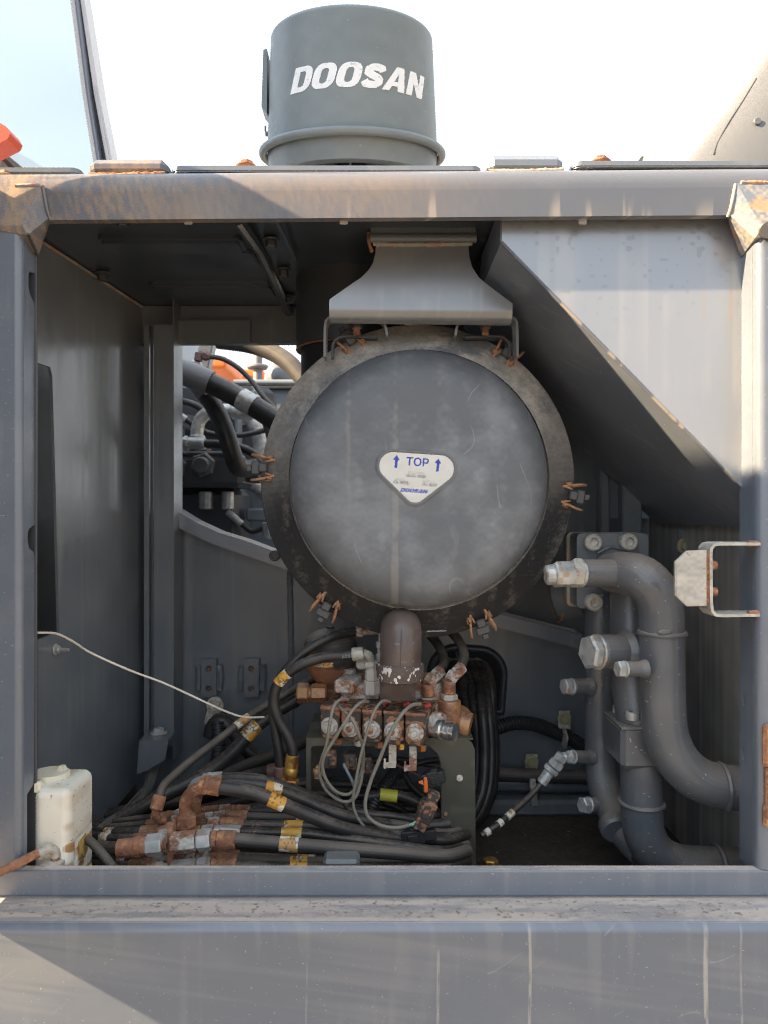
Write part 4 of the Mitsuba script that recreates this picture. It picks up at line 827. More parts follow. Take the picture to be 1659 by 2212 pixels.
t, P, r = H('black hose with lettering and a gold tag, arching from the white elbow over the accumulator', [(770, 1414, 1.13), (745, 1416, 1.13), (700, 1420, 1.125), (655, 1434, 1.12), (618, 1458, 1.12), (598, 1482, 1.12), (592, 1515, 1.12), (602, 1555, 1.12), (622, 1590, 1.12), (632, 1620, 1.12), (632, 1640, 1.12)], 11.5, tags=(), text=(722, 'H5014-4', .62, 'grey_ink'))
q = P[(P[:, 2] < D(0, 1452, 1.12)[2]) & (P[:, 2] > D(0, 1480, 1.12)[2])]
part(t, 'tag', sweep(spline(q, .003), r * 1.08, 18), 'yellow_tag', 45)
part(t, 'ferrule', cat(rod(D(760, 1414, 1.13), D(786, 1411, 1.13), r * 1.3, 20), sweep(spline([D(784, 1411, 1.13), D(797, 1416, 1.132), D(802, 1432, 1.14)], .003), .0065, 14)), 'worn_steel')
k = part(t, 'ferrule', cat(ferrule(D(632, 1630, 1.12), -UZ + UX * -.1, r, .036)), 'gold_zinc')
part(t, 'end_nut', cat(hexa(D(627, 1682, 1.12), D(626, 1694, 1.12), r * 1.75), rod(D(626, 1692, 1.12), D(624, 1716, 1.12), r * 1.45)), 'gold_zinc')
t, P, r = H('black hose curving behind the accumulator and down to a brown sleeve', [(772, 1364, 1.19), (750, 1366, 1.18), (715, 1376, 1.16), (680, 1394, 1.15), (640, 1424, 1.145), (608, 1462, 1.14), (592, 1500, 1.135), (590, 1540, 1.13), (597, 1590, 1.13), (604, 1640, 1.13), (606, 1700, 1.13)], 10.5)
part(t, 'ferrule', rod(D(606, 1655, 1.13), D(606, 1720, 1.13), r * 1.4, 20), 'brown_sleeve')
part(t, 'ferrule', cat(rod(D(768, 1364, 1.19), D(784, 1364, 1.19), r * 1.25, 20), rod(D(782, 1364, 1.19), D(815, 1362, 1.19), .006)), 'rusty_zinc')
t, P, r = H('thin dusty hose with a worn white tag running down left to a rusty elbow', [(712, 1454, 1.27), (690, 1462, 1.26), (640, 1487, 1.24), (590, 1516, 1.22), (540, 1546, 1.20), (480, 1592, 1.16), (425, 1634, 1.12), (375, 1676, 1.08), (352, 1700, 1.06), (344, 1722, 1.05)], 8.5, 'dusty_hose', tags=((508, 537, 'pale_tag'),))
part(t, 'ferrule', rod(D(346, 1718, 1.052), D(337, 1750, 1.045), r * 1.5, 20), 'rust')
part(t, 'elbow', sweep(spline([D(337, 1748, 1.045), D(336, 1760, 1.045), D(342, 1770, 1.05), D(356, 1772, 1.055)], .003), .0055, 14), 'rust')
t, P, r = H('thick dark hose with a gold and black tag, running down left behind the thin hose', [(640, 1512, 1.25), (600, 1534, 1.24), (550, 1572, 1.22), (505, 1622, 1.21), (455, 1664, 1.20), (400, 1695, 1.18), (330, 1730, 1.16), (260, 1770, 1.15), (190, 1800, 1.14)], 15.5, tags=((531, 557, 'yellow_tag'),))
part(t, 'ferrule', rod(D(632, 1516, 1.25), D(672, 1492, 1.26), r * 1.05, 20), 'grey_plastic')
H('dark hose low against the rear wall, sloping up to the valve stand', [(350, 1745, 1.34), (440, 1700, 1.34), (520, 1660, 1.33), (590, 1632, 1.32), (680, 1590, 1.31), (720, 1560, 1.30)], 14, 'dusty_hose')
t, P, r = H('dark hose ending in a short brown sleeve behind the gold fitting', [(400, 1732, 1.28), (470, 1705, 1.27), (530, 1678, 1.26), (585, 1665, 1.25)], 13)
part(t, 'ferrule', rod(D(578, 1667, 1.25), D(604, 1663, 1.25), r * 1.2, 20), 'brown_sleeve')
for i, (y0, y1, Yq, rp) in enumerate(((1760, 1700, 1.30, 15), (1790, 1722, 1.26, 14), (1812, 1745, 1.22, 12))):
    H(('uppermost', 'middle', 'lowest')[i] + ' of the three dark hoses crossing the floor behind the rusty fittings', [(195, y0 + 10, Yq), (300, y0 - 12, Yq), (420, y0 - 34, Yq), (560, y1, Yq), (720, y1 - 6, Yq), (900, y1 + 4, Yq)], rp, 'hose_rubber')
# protective strap at the left
t = thing('rubber_strap', 'wide flat dusty rubber strap curving from the channel foot down to the bottle', 'strap')
P = spline([D(330, 1655, 1.36), D(322, 1690, 1.30), D(300, 1725, 1.24), D(262, 1755, 1.18), D(225, 1780, 1.12), D(185, 1812, 1.06)], .008)
part(t, 'strap', sweep(P, 0, flat=(.0085, .026)), 'strap_rubber', 40)
# clamped elbow near the channel foot
t = thing('wrapped_hose_elbow', 'tape-wrapped black hose elbow held by a rusty clip right of the channel', 'hose')
part(t, 'hose', sweep(spline([D(455, 1592, 1.40), D(460, 1570, 1.40), D(475, 1556, 1.40), D(500, 1575, 1.40), D(530, 1615, 1.40), D(570, 1650, 1.40), D(600, 1668, 1.40)], .005), px(16, 1.4), 14), 'hose_rubber')
P = spline([D(470, 1560, 1.39), D(472, 1600, 1.38), D(468, 1650, 1.37), D(458, 1690, 1.36)], .0015)
part(t, 'wrap', sweep(P, ribbed(P, px(14, 1.38), .0008, .009), 14), 'black_plastic')
part(t, 'clip', cat(plate([(456, 1505), (478, 1512), (462, 1570), (440, 1562)], 1.42, .005)), 'rusty_zinc', False)
part(t, 'clip_bolt', bolt(D(465, 1523, 1.418), -UY, .011, .007), 'worn_steel')

# the hoses that join at the rusty bulkhead
bh = thing('bulkhead_plate', 'rusty upright bulkhead plate holding the row of hose fittings at the lower left', 'bracket')
part(bh, 'plate', hull([D(x, y, Y) for x, y, Y in ((360, 1782, .985), (372, 1784, .985), (362, 1900, .985), (373, 1900, .985), (412, 1738, 1.15), (420, 1738, 1.15), (412, 1860, 1.15), (420, 1860, 1.15))]), 'rust')
rows = [  # y and depth at the plate, plate x, left end x/y, right tag range, right hose y's, radius, name, number
    (1822, .985, 366, (196, 1830), (604, 645), (1814, 1826, 1842, 1850), 14.5, 'thickest hose of the rusty row, with a white and rust tag', None, 'pale_tag'),
    (1803, 1.02, 380, (196, 1806), (608, 652), (1797, 1800, 1826, 1838), 10.5, 'hose marked 65 in orange, above the thickest hose of the rusty row', '65', 'yellow_tag'),
    (1788, 1.055, 390, (196, 1796), (614, 655), (1782, 1785, 1800, 1815), 11, 'hose marked 68 in orange with a gold tag, third up in the rusty row', '68', 'yellow_tag'),
    (1772, 1.09, 400, (196, 1788), (640, 676), (1764, 1768, 1780, 1800), 9.5, 'thin hose with a pale frayed tag, fourth up in the rusty row', None, 'pale_tag'),
    (1757, 1.12, 408, (210, 1778), (690, 691), (1752, 1754, 1764, 1785), 9, 'plain dark hose at the top of the rusty row', None, 'pale_tag'),
    (1849, 1.04, 376, (196, 1850), (642, 682), (1850, 1856, 1862, 1866), 9.5, 'thin hose with a printed barcode tag under the thickest hose', None, 'pale_tag'),
    (1862, 1.015, 372, (196, 1866), (627, 665), (1858, 1862, 1860, 1856), 11, 'hose with a gold tag just above the lowest hose', None, 'yellow_tag'),
    (1880, .985, 366, (196, 1888), (626, 664), (1872, 1876, 1876, 1870), 12.5, 'lowest hose along the sill with a yellow and white tag', None, 'yellow_tag')]
for i, (yp, Yp, xp, (xl, yl_), (g0, g1), (r0, r1, r2, r3), rp, lab, num, tg) in enumerate(rows):
    r = px(rp, Yp); big = rp > 13
    dy = .10
    pr = lambda x: D(x, yp - (x - xp) * dy, Yp)                      # the fitting's axis
    w = 1.0 if big or i == 7 else .85; fk = 1.0 if big or i == 7 else .88; xp = xp + (0 if big or i == 7 else (xp - 366) * .35)
    t = thing('hydraulic_hose', 'black ' + lab, 'hose', None)
    xr = 510 + (xp - 366) * .55
    P = spline([D(xr - 4, r0, Yp), D(580, (r0 + r1) / 2, Yp), D(650, r1, Yp), D(760, (r1 + r2) / 2 + 1, Yp), D(850, r2, Yp), D(960, r3, Yp + .01), D(1010, r3 - 12, Yp + .05)], .004)
    part(t, 'hose', sweep(P, r, 16), 'hose_rubber' if i % 3 else 'dusty_hose', 45)
    if g1 - g0 > 3: part(t, 'tag', sweep(between(P, g0, g1), r * 1.06 + .0003, 18), tg, 45)
    if num:
        m = fine(words(num, 1.1 * r, .0004, False), .003); x, y, z = m.vertices.T; y = y - .5 * r; a2 = y / r; c_ = D(xr + 26, r0 + 1, Yp)
        v = c_ + np.outer(x, UX) + np.outer(np.sin(a2) * (r + z), UZ) + np.outer(np.cos(a2) * (r + z + .0004), -UY)
        q = trimesh.Trimesh(v, m.faces, process=False); part(t, 'lettering', q if q.volume > 0 else trimesh.Trimesh(v, m.faces[:, ::-1], process=False), 'orange_mark', False)
    P2 = spline([D(xl, yl_, Yp + .03), D(xl + 40, yl_ * .6 + pr(0)[0] * 0 + (yp + (xp - xl - 40) * dy) * .4, Yp + .01), pr(xp - 108 * w)], .006)
    part(t, 'hose', sweep(P2, r, 14), 'hose_rubber', 45)
    if i in (1, 2, 5): part(t, 'tag', sweep(between(P2, xl + 15 + 9 * i, xl + 32 + 9 * i), r * 1.06, 16), 'pale_tag', 45)
    def cyl(x0, x1, k, hx=False):
        a0, a1 = pr(x0), pr(x1); k = k * fk; return hexa(a0, a1, r * k) if hx else rod(a0, a1, r * k, 22, .1)
    part(t, 'ferrule', cat(cyl(xp - 112 * w, xp - 72 * w, 1.34), cyl(xp - 74 * w, xp - 62 * w, 1.48), cyl(xp - 63 * w, xp - 50 * w, 1.36)), ('rust', 'rust_dark')[i % 2])
    part(t, 'nut', rough_up(cyl(xp - 50 * w, xp - 14 * w, 1.62, True), .0002, 90), 'zinc' if big else 'rusty_zinc')
    part(t, 'thread', cat(*[cyl(xp - 14 * w + 4 * j, xp - 14 * w + 4 * j + 2.6, 1.32) for j in range(3)]), 'rusty_zinc')
    part(t, 'body_nut', rough_up(cyl(xp + 4, xp + 58 * w, 1.62, True), .0003, 90), ('rusty_zinc', 'rust', 'rust_dark', 'rusty_zinc', 'rust', 'rust_dark', 'rusty_zinc', 'zinc')[i])
    part(t, 'nut', rough_up(cyl(xp + 60 * w, xp + 90 * w, 1.62, True), .0002, 90), 'zinc' if big or i in (1, 7) else 'rusty_zinc')
    a0 = pr(xp + 90 * w); a1 = P[0] + (P[1] - P[0]) * .5
    part(t, 'ferrule', cat(rod(a0, a0 + (a1 - a0) * .25, r * 1.25, 22), rod(a0 + (a1 - a0) * .25, a1, r * 1.36, 22, .1)), 'rust' if i != 1 else 'zinc')
# three hoses rising over the row from elbows
for i, (pts, rp, el, lab, tg) in enumerate((
    ([(468, 1700, 1.00), (500, 1704, 1.00), (545, 1712, 1.00), (600, 1733, 1.00), (660, 1758, 1.01), (730, 1786, 1.02), (800, 1802, 1.04), (880, 1812, 1.06), (970, 1812, 1.08)], 15, [(402, 1775, 1.02), (400, 1752, 1.02), (402, 1728, 1.015), (418, 1708, 1.01), (440, 1701, 1.005), (474, 1700, 1.0)], 'front black hose rising from a rusty elbow, with an orange tag', (581, 613)),
    ([(474, 1692, 1.05), (520, 1692, 1.05), (575, 1700, 1.05), (640, 1722, 1.06), (720, 1756, 1.07), (800, 1776, 1.08), (880, 1786, 1.10), (970, 1780, 1.12)], 13.5, [(424, 1770, 1.07), (422, 1740, 1.065), (430, 1712, 1.06), (450, 1696, 1.055), (478, 1692, 1.05)], 'middle black hose rising from a rusty elbow, with an orange tag', (573, 606)),
    ([(474, 1681, 1.09), (520, 1679, 1.09), (575, 1686, 1.09), (640, 1708, 1.10), (720, 1740, 1.11), (800, 1760, 1.12), (880, 1768, 1.13), (970, 1762, 1.15)], 11, [(410, 1740, 1.10), (412, 1710, 1.10), (424, 1690, 1.095), (444, 1684, 1.09), (478, 1681, 1.09)], 'rear black hose rising from a pale zinc elbow without a tag', None))):
    t = thing('hydraulic_hose', lab, 'hose'); P = spline([D(*p) for p in pts], .004); r = px(rp, pts[0][2])
    part(t, 'hose', sweep(P, r, 18), 'hose_rubber', 45)
    if tg: part(t, 'tag', sweep(between(P, *tg), r * 1.06, 18), 'yellow_tag', 45)
    E = spline([D(*p) for p in el], .003)
    part(t, 'elbow', sweep(E, r * .88, 16), 'rust' if i < 2 else 'zinc', 45)
    part(t, 'ferrule', ferrule(P[1], unit(E[-1] - P[4]), r * .98, px(46, 1.0)), 'rust' if i < 2 else 'zinc')
    part(t, 'nut', rough_up(cat(hexa(E[0] - UZ * .008, E[0] + UZ * .010, r * 1.55), hexa(E[0] - UZ * .030, E[0] - UZ * .009, r * 1.7)), .0003, 90), 'rust')
# vertical hoses through the port
for i, (x0, x1, Yq) in enumerate(((1000, 1012, 1.36), (1015, 1027, 1.33), (1032, 1042, 1.31), (1046, 1056, 1.34), (1060, 1064, 1.38))):
    single('hydraulic_hose', sweep(spline([D(x0 - 30, 1430, 1.58), D(x0 - 14, 1440, 1.50), D(x0, 1475, 1.42), D(x1, 1540, Yq + .02), D(x1 + 5, 1640, Yq), D(x1 - 4, 1720, Yq - .02), D(x1 - 40, 1780, Yq - .05), D(x1 - 150, 1815, Yq - .08)], .008), px(11, 1.33), 14), 'hose_rubber',
           ('leftmost', 'second', 'middle', 'fourth', 'rightmost')[i] + ' of the five black hoses dropping from the cable port, counted from the left', 'hose', 40, group='black hoses hanging from the cable port')
for i, (x, y) in enumerate(((960, 1455), (985, 1410), (940, 1480))):
    single('port_cable', sweep(spline([D(x, y, 1.60), D(x + 12, y + 26, 1.54), D(x + 40, y + 50, 1.48)], .006), px(4.5, 1.5), 8), 'black_plastic', 'thin dark cable inside the cable port, ' + ('reaching from its left edge', 'reaching from its top', 'lying lowest')[i], 'cable', 40, group='thin cables inside the cable port')

# ---------------------------------------------------------------- leads and connectors round the stand
def lead(label, pts, r_px=3.6, m='wire_grey', tip=None, name='grey_lead'):
    t = thing(name, label, 'cable'); P = spline([D(*p) for p in pts], .003); q = meshkit.noise(P * 260, 3)
    part(t, 'sheath', sweep(P, px(r_px, 1.06) * (.92 + .16 * q), 10), m, 50)
    if tip:
        for s in (-1, 1):
            d = unit(P[-1] - P[-4]); part(t, 'core', sweep(spline([P[-1], P[-1] + d * .012 + UZ * s * .002, P[-1] + d * .026 + UZ * s * .0012], .003), .0013, 8), tip)
    return t, P
lead('grey lead looping down from the first coil on the left', [(752, 1512, 1.085), (738, 1510, 1.07), (722, 1524, 1.055), (713, 1560, 1.045), (705, 1610, 1.05), (695, 1640, 1.055), (690, 1665, 1.06), (700, 1700, 1.065), (722, 1722, 1.07), (745, 1732, 1.07), (765, 1725, 1.07), (778, 1695, 1.075), (784, 1660, 1.075), (785, 1630, 1.07)])
lead('grey lead crossing down left from the second coil', [(795, 1516, 1.08), (783, 1516, 1.065), (765, 1530, 1.05), (745, 1560, 1.04), (720, 1600, 1.045), (700, 1635, 1.05), (697, 1660, 1.055), (708, 1690, 1.06), (730, 1712, 1.065), (752, 1716, 1.07), (768, 1705, 1.07)])
lead('grey lead crossing down right between the first three coils', [(724, 1518, 1.08), (738, 1532, 1.06), (760, 1552, 1.045), (775, 1585, 1.045), (784, 1615, 1.055), (784, 1650, 1.07), (774, 1690, 1.08), (762, 1722, 1.08), (748, 1736, 1.08)])
lead('grey lead from the third coil hanging to the lower plug', [(843, 1516, 1.075), (828, 1514, 1.06), (812, 1530, 1.045), (795, 1575, 1.035), (780, 1630, 1.04), (770, 1680, 1.045), (763, 1725, 1.05), (766, 1750, 1.05), (782, 1780, 1.05), (808, 1800, 1.05), (828, 1806, 1.05), (838, 1808, 1.05)], 3.2, tip='green_sleeve')
lead('grey lead from the fourth coil swinging in a wide loop to the upper plug', [(908, 1521, 1.07), (893, 1522, 1.055), (872, 1538, 1.035), (845, 1580, 1.03), (820, 1640, 1.035), (800, 1690, 1.04), (789, 1735, 1.04), (794, 1762, 1.04), (815, 1780, 1.04), (845, 1788, 1.04), (872, 1786, 1.04), (884, 1782, 1.04)], 4.0, tip='green_sleeve')
lead('short grey lead with bluish cores under the second coil', [(742, 1650, 1.09), (752, 1670, 1.085), (762, 1690, 1.085), (766, 1705, 1.09)], 3.6, 'blue_grey')
lead('dark lead running from the orange plug down to the right', [(688, 1675, 1.09), (702, 1695, 1.085), (730, 1722, 1.09), (750, 1748, 1.10)], 3.4, 'dusty_hose')
lead('thin brown lead curving behind the yellow sleeve', [(850, 1648, 1.20), (880, 1664, 1.20), (912, 1680, 1.20), (930, 1710, 1.19), (934, 1730, 1.18)], 3.0, 'brown_sleeve')
def connector(label, c_, d, L_, w, m='black_plastic', extra=None):
    d = unit(d); u = unit(np.cross(d, UY)); v = np.cross(u, d); t = thing('cable_connector', label, 'connector')
    part(t, 'housing', cat(cbox(c_, [L_ * .55, w, w * .9], .0015, [d, u, v]), cbox(c_ + d * L_ * .38, [L_ * .35, w * .75, w * .7], .0015, [d, u, v]), cbox(c_ - d * L_ * .36, [L_ * .3, w * .8, w * .75], .0015, [d, u, v])), m)
    part(t, 'latch', cat(cbox(c_ + u * w * .5 + d * L_ * .1, [L_ * .3, w * .2, w * .5], .0008, [d, u, v]), cbox(c_ - v * w * .5, [L_ * .25, w * .5, w * .2], .0008, [d, u, v])), m)
    if extra: part(t, 'seal', cbox(c_ - d * L_ * .52, [L_ * .08, w * .7, w * .6], .001, [d, u, v]), extra)
    return t
connector('dark plug at the end of the wide lead loop, tilted upright', D(921, 1752, 1.045), [.32, 0, .7], .052, .021, 'coil_case')
connector('black plug lying at the end of the lower lead', D(892, 1806, 1.055), [1, 0, .12], .058, .019, extra='brass')
connector('small orange and green plug at the left of the stand opening', D(688, 1668, 1.09), [.1, 0, 1], .016, .013, 'brass', 'green_sleeve')
t = connector('black plug with an orange clip at the upper right of the stand opening', D(936, 1680, 1.09), [1, -.1, .25], .030, .022)
part(t, 'clip', cat(*[sweep(np.array([D(905, 1690, 1.085), D(922, y, 1.085)]), .0013, 8) for y in (1683, 1690, 1697)] + [cbox(D(920, 1694, 1.085), [.006, .006, .022], .001)]), 'orange_paint')
P = spline([D(800, 1752, 1.16), D(812, 1725, 1.17), D(830, 1700, 1.18), D(850, 1672, 1.20), D(870, 1655, 1.22)], .001)
single('corrugated_conduit', sweep(P, ribbed(P, px(12.5, 1.17), .0012, .0052), 14), 'black_plastic', 'upright black corrugated conduit inside the stand opening', 'conduit', 50)
t = thing('conduit', 'dark conduit wrapped with a bright yellow tape sleeve inside the stand opening', 'conduit')
part(t, 'conduit', sweep(spline([D(790, 1722, 1.17), D(850, 1716, 1.17), D(905, 1735, 1.17), D(950, 1760, 1.18)], .006), px(11, 1.17), 14), 'hose_rubber')
part(t, 'sleeve', sweep(np.array([D(821, 1716, 1.168), D(845, 1718.5, 1.168), D(858, 1720, 1.168)]), px(13, 1.17), 20), 'yellow_tape')
for i, pts in enumerate((((830, 1735, 1.21), (860, 1745, 1.21), (900, 1775, 1.21)), ((760, 1650, 1.24), (850, 1640, 1.25), (950, 1655, 1.25)), ((860, 1680, 1.24), (900, 1650, 1.24), (950, 1640, 1.24)), ((870, 1665, 1.23), (890, 1700, 1.23), (940, 1740, 1.23)))):
    single('dark_cable', sweep(spline([D(*p) for p in pts], .006), px(7, 1.2), 12), 'hose_rubber', ('lowest', 'uppermost', 'upward bending', 'downward slanting')[i] + ' dark cable in the shade of the stand opening', 'cable', 40)

# ---------------------------------------------------------------- loose cream wire, bottle, stay rod
t, P = lead('loose cream wire hanging across the bay from the left post', [(60, 1367, .98), (100, 1367, 1.0), (122, 1369, 1.02), (158, 1386, 1.05), (190, 1407, 1.08), (252, 1436, 1.10), (296, 1454, 1.12), (350, 1474, 1.14), (412, 1502, 1.16), (450, 1520, 1.17), (486, 1536, 1.18), (528, 1549, 1.19), (571, 1549, 1.19)], 2.5, 'cream_cable', name='cream_wire')
bt = thing('washer_bottle', 'grubby cream plastic reservoir bottle with a round cap at the lower left', 'bottle')
x0, x1 = D(69, 0, .925)[0], D(150, 0, .925)[0]; zt_, zb_ = -.333, -.50
cx, cy_ = (x0 + x1) / 2, .925 + .041
def shade(v):
    w_ = np.clip((v[:, 2] - ZC + .40) / .07, 0, 1) * 0; return v
body = rbox([cx, cy_, ZC + (zt_ + zb_) / 2], [x1 - x0, .082, zt_ - zb_], .012)
lobe = rbox(D(75, 1716, .945) + [0, .01, 0], [.028, .045, px(52, .945)], .010)
part(bt, 'body', body, 'bottle_plastic', 40); part(bt, 'lobe', lobe, 'bottle_plastic', 40)
for dx in (.3, .7): part(bt, 'rib', rbox([x1 - .0005, .925 + .082 * dx, ZC - .455], [.003, .012, .09], .0014), 'bottle_plastic')
cc = D(108, 1683, .97)
part(bt, 'cap', lathe([(.019, -.010), (.0195, -.004), (.0225, -.003), (.0235, .0), (.0235, .008), (.022, .0095), (.010, .0085), (0, .0085)], cc, UZ, 40), 'pale_cap')
part(bt, 'cap_tab', hull([cc + q for q in ([.006, .006, .008], [.016, .006, .008], [.007, .012, .008], [.017, .012, .008], [.009, .006, .0145], [.0135, .006, .0145], [.010, .012, .0145], [.0145, .012, .0145])]), 'pale_cap')
part(bt, 'spigot', cbox(D(82, 1700, .935), [.009, .009, .014], .002), 'pale_cap')
part(bt, 'outlet', hull([D(x, y, Y) for x, y, Y in ((164, 1806, .955), (188, 1786, .985), (184, 1850, .96), (168, 1862, .95), (192, 1830, .985), (176, 1842, .945))]), 'amber_plastic')
P = spline([D(190, 1815, .97), D(200, 1822, .96), D(222, 1846, .945), D(236, 1864, .935), D(256, 1890, .93)], .0012)
single('ribbed_tube', sweep(P, ribbed(P, px(9.5, .95), .0004, .0042), 14), 'dusty_hose', 'short ribbed brown tube slanting from the cream bottle down behind the sill', 'tube', 50)
sr = thing('stay_rod', 'rusty bent door stay rod hooked into a worn washer on the sill corner', 'rod')
part(sr, 'rod', sweep(spline([[-.50, .62, ZC - .437], D(-30, 1899, .86), D(20, 1874, .885), D(60, 1854, .90), D(92, 1839, .912), D(108, 1834, .918), D(118, 1840, .922), D(120, 1852, .922), D(118, 1866, .92)], .004), px(9.5, .9), 16), 'rust')
part(sr, 'hook_end', rough_up(fine(sweep(spline([D(84, 1843, .909), D(96, 1837, .913), D(108, 1833, .918), D(119, 1839, .922), D(121, 1852, .922)], .004), px(10.2, .9), 16), .003), .0004, 300), 'worn_steel')
part(sr, 'washer', lathe([(.008, -.006), (.0145, -.005), (.0152, -.002), (.0145, .001), (.010, .003), (.004, .0035)], D(111, 1862, .922), UZ, 32), 'worn_steel')

# ---------------------------------------------------------------- seen through the rear opening: hoses and valve of the machine's middle
sw = thing('centre_valve', 'dark grey hydraulic valve body with a round hexagon plug behind the rear opening', 'valve')
part(sw, 'body', cbox(D(452, 1022, 2.02), [px(170, 2), .18, px(66, 2)], .012), 'dark_steel')
part(sw, 'cap', cbox(D(445, 984, 2.02), [px(150, 2), .16, px(10, 2)], .006), 'blue_grey')
part(sw, 'lower_body', cbox(D(452, 1120, 2.10), [px(160, 2.1), .2, px(130, 2.1)], .02), 'dark_steel')
part(sw, 'step', cbox(D(545, 1025, 2.05), [px(60, 2), .14, px(36, 2)], .01), 'dark_steel')
part(sw, 'plug', cat(hexa(D(443, 1004, 1.95), D(437, 1004, 1.915), px(27, 1.95)), rod(D(437, 1004, 1.92), D(432, 1004, 1.89), px(17, 1.93), 24)), 'pipe_paint')
part(sw, 'plug', cat(hexa(D(380, 1008, 1.95), D(376, 1008, 1.915), px(27, 1.95))), 'pipe_paint')
for x in (412, 446): part(sw, 'bolt', hexa(D(x, 982, 1.99), D(x, 970, 1.99), px(12, 2)), 'rust')
for x, w in ((445, 15), (492, 13)): part(sw, 'spool_end', rod(D(x, 1062, 1.99), D(x, 1100, 1.99), px(w, 2), 20), 'zinc')
rp_ = thing('side_plate', 'dark grey steel plate low behind the rear opening beside the canister', 'plate')
part(rp_, 'plate', cbox(D(560, 1130, 2.2), [px(110, 2.2), .02, px(150, 2.2)], .004), 'blue_grey')
t, P, r = H('thick black hose with a grey sleeve and a pale band crossing the rear opening', [(360, 795, 1.80), (400, 806, 1.80), (440, 822, 1.80), (480, 840, 1.80), (530, 867, 1.79), (580, 898, 1.78), (630, 935, 1.77), (700, 985, 1.76)], 23)
part(t, 'sleeve', sweep(between(P, 384, 454), r * 1.22, 24), 'grey_plastic', 45); part(t, 'sleeve', sweep(between(P, 340, 388), r * 1.12, 24), 'dark_steel', 45)
part(t, 'band', sweep(between(P, 520, 549), r * 1.07, 24), 'zinc', 45)
t, P, r = H('thick black hose bending down behind the rear opening from a grey fitting', [(432, 838, 1.86), (452, 862, 1.85), (476, 905, 1.84), (492, 948, 1.84), (504, 985, 1.85), (514, 1008, 1.87), (532, 1012, 1.90), (556, 1006, 1.93)], 19.5)
part(t, 'sleeve', rod(D(412, 806, 1.87), D(449, 858, 1.853), r * 1.1, 24), 'grey_plastic'); part(t, 'end_nut', rod(D(552, 1008, 1.92), D(566, 1002, 1.94), r * 1.05, 20), 'dark_steel')
t = thing('elbow_pipe', 'zinc-plated elbow pipe standing on the valve behind the rear opening', 'pipe')
P = spline([D(426, 962, 1.97), D(426, 930, 1.97), D(432, 908, 1.97), D(448, 893, 1.97), D(470, 887, 1.97), D(545, 888, 1.97)], .006)
part(t, 'tube', sweep(P, px(14, 1.97), 20), 'zinc'); part(t, 'collar', cat(rod(D(426, 972, 1.97), D(426, 945, 1.97), px(19, 1.97), 20), rod(D(426, 948, 1.97), D(426, 940, 1.97), px(17, 1.97), 20)), 'zinc')
part(t, 'sleeve', rod(D(500, 888, 1.97), D(548, 889, 1.97), px(18, 1.97), 22), 'zinc')
t, P, r = H('thin black hose on a hexagon nut below the zinc elbow', [(440, 958, 1.93), (480, 960, 1.93), (520, 967, 1.93), (552, 982, 1.93), (585, 1010, 1.92), (620, 1045, 1.92)], 9)
part(t, 'end_nut', cat(hexa(D(407, 955, 1.93), D(398, 955, 1.93), px(14, 1.93)), rod(D(442, 958, 1.93), D(405, 956, 1.93), px(11, 1.93)), rod(D(400, 955, 1.93), D(372, 954, 1.93), px(11, 1.93))), 'zinc')
t = thing('silver_pipe', 'pale silver bent pipe behind the black hoses in the rear opening', 'pipe')
part(t, 'tube', sweep(spline([D(515, 868, 2.25), D(535, 895, 2.25), D(556, 930, 2.25), D(564, 965, 2.25), D(560, 1000, 2.25), D(545, 1030, 2.25)], .008), px(17, 2.25), 20), 'zinc')
t = thing('silver_pipe', 'pale silver pipe stub slanting low beside the canister in the rear opening', 'pipe')
part(t, 'tube', sweep(spline([D(500, 1010, 2.2), D(540, 1040, 2.2), D(600, 1082, 2.2)], .008), px(16, 2.2), 20), 'zinc')
H('black hose arching under the header at the top of the rear opening', [(470, 735, 2.4), (540, 745, 2.4), (590, 762, 2.38), (625, 785, 2.36), (660, 825, 2.34)], 19, 'dusty_hose')
t, P, r = H('thin grey hose from a brown elbow fitting, across the rear opening', [(452, 770, 2.0), (480, 775, 2.0), (515, 795, 2.0), (545, 825, 2.0), (570, 858, 1.98), (600, 890, 1.97)], 5.5, 'dusty_hose')
part(t, 'elbow', cat(rod(D(455, 771, 2.0), D(430, 764, 2.0), px(8, 2.0)), rod(D(431, 762, 2.0), D(428, 780, 2.0), px(9, 2.0)), hexa(D(450, 770, 2.0), D(440, 767, 2.0), px(11, 2.0))), 'brown_sleeve')
part(t, 'pedestal', cbox(D(424, 790, 2.02), [px(22, 2), .04, px(22, 2)], .006), 'zinc')
bo = thing('boom_foot', 'dark grey slanting boom foot plate at the left of the rear opening', 'boom')
part(bo, 'plate', plate([(380, 835), (432, 842), (468, 870), (445, 910), (432, 918), (340, 890), (340, 840)], 2.25, .05, step=.006), 'dark_steel', False)
part(bo, 'lug', plate([(340, 884), (420, 898), (434, 908), (428, 928), (400, 926), (340, 908)], 2.2, .03, [Point(*(lambda q: (q[0], q[2] - ZC))(D(419, 913, 2.2))).buffer(.007)], step=.004), 'grey_plastic', False)
mp = thing('machine_post', 'dark grey leaning steel post of the machine seen against the sky through the rear opening', 'post')
part(mp, 'post', plate([(452, 640), (482, 640), (442, 830), (410, 830)], 3.0, .06, step=.004), 'pipe_paint', False)
mp2 = thing('engine_hood', 'dark blue-grey engine hood side with a rounded top edge behind the rear opening', 'hood')
part(mp2, 'side', cbox(D(612, 1010, 2.75), [px(214, 2.75), .05, px(370, 2.75)], .02), 'blue_grey'); part(mp2, 'top_edge', sweep([D(505, 827, 2.72), D(718, 827, 2.72)], px(7, 2.7), 14), 'blue_grey')
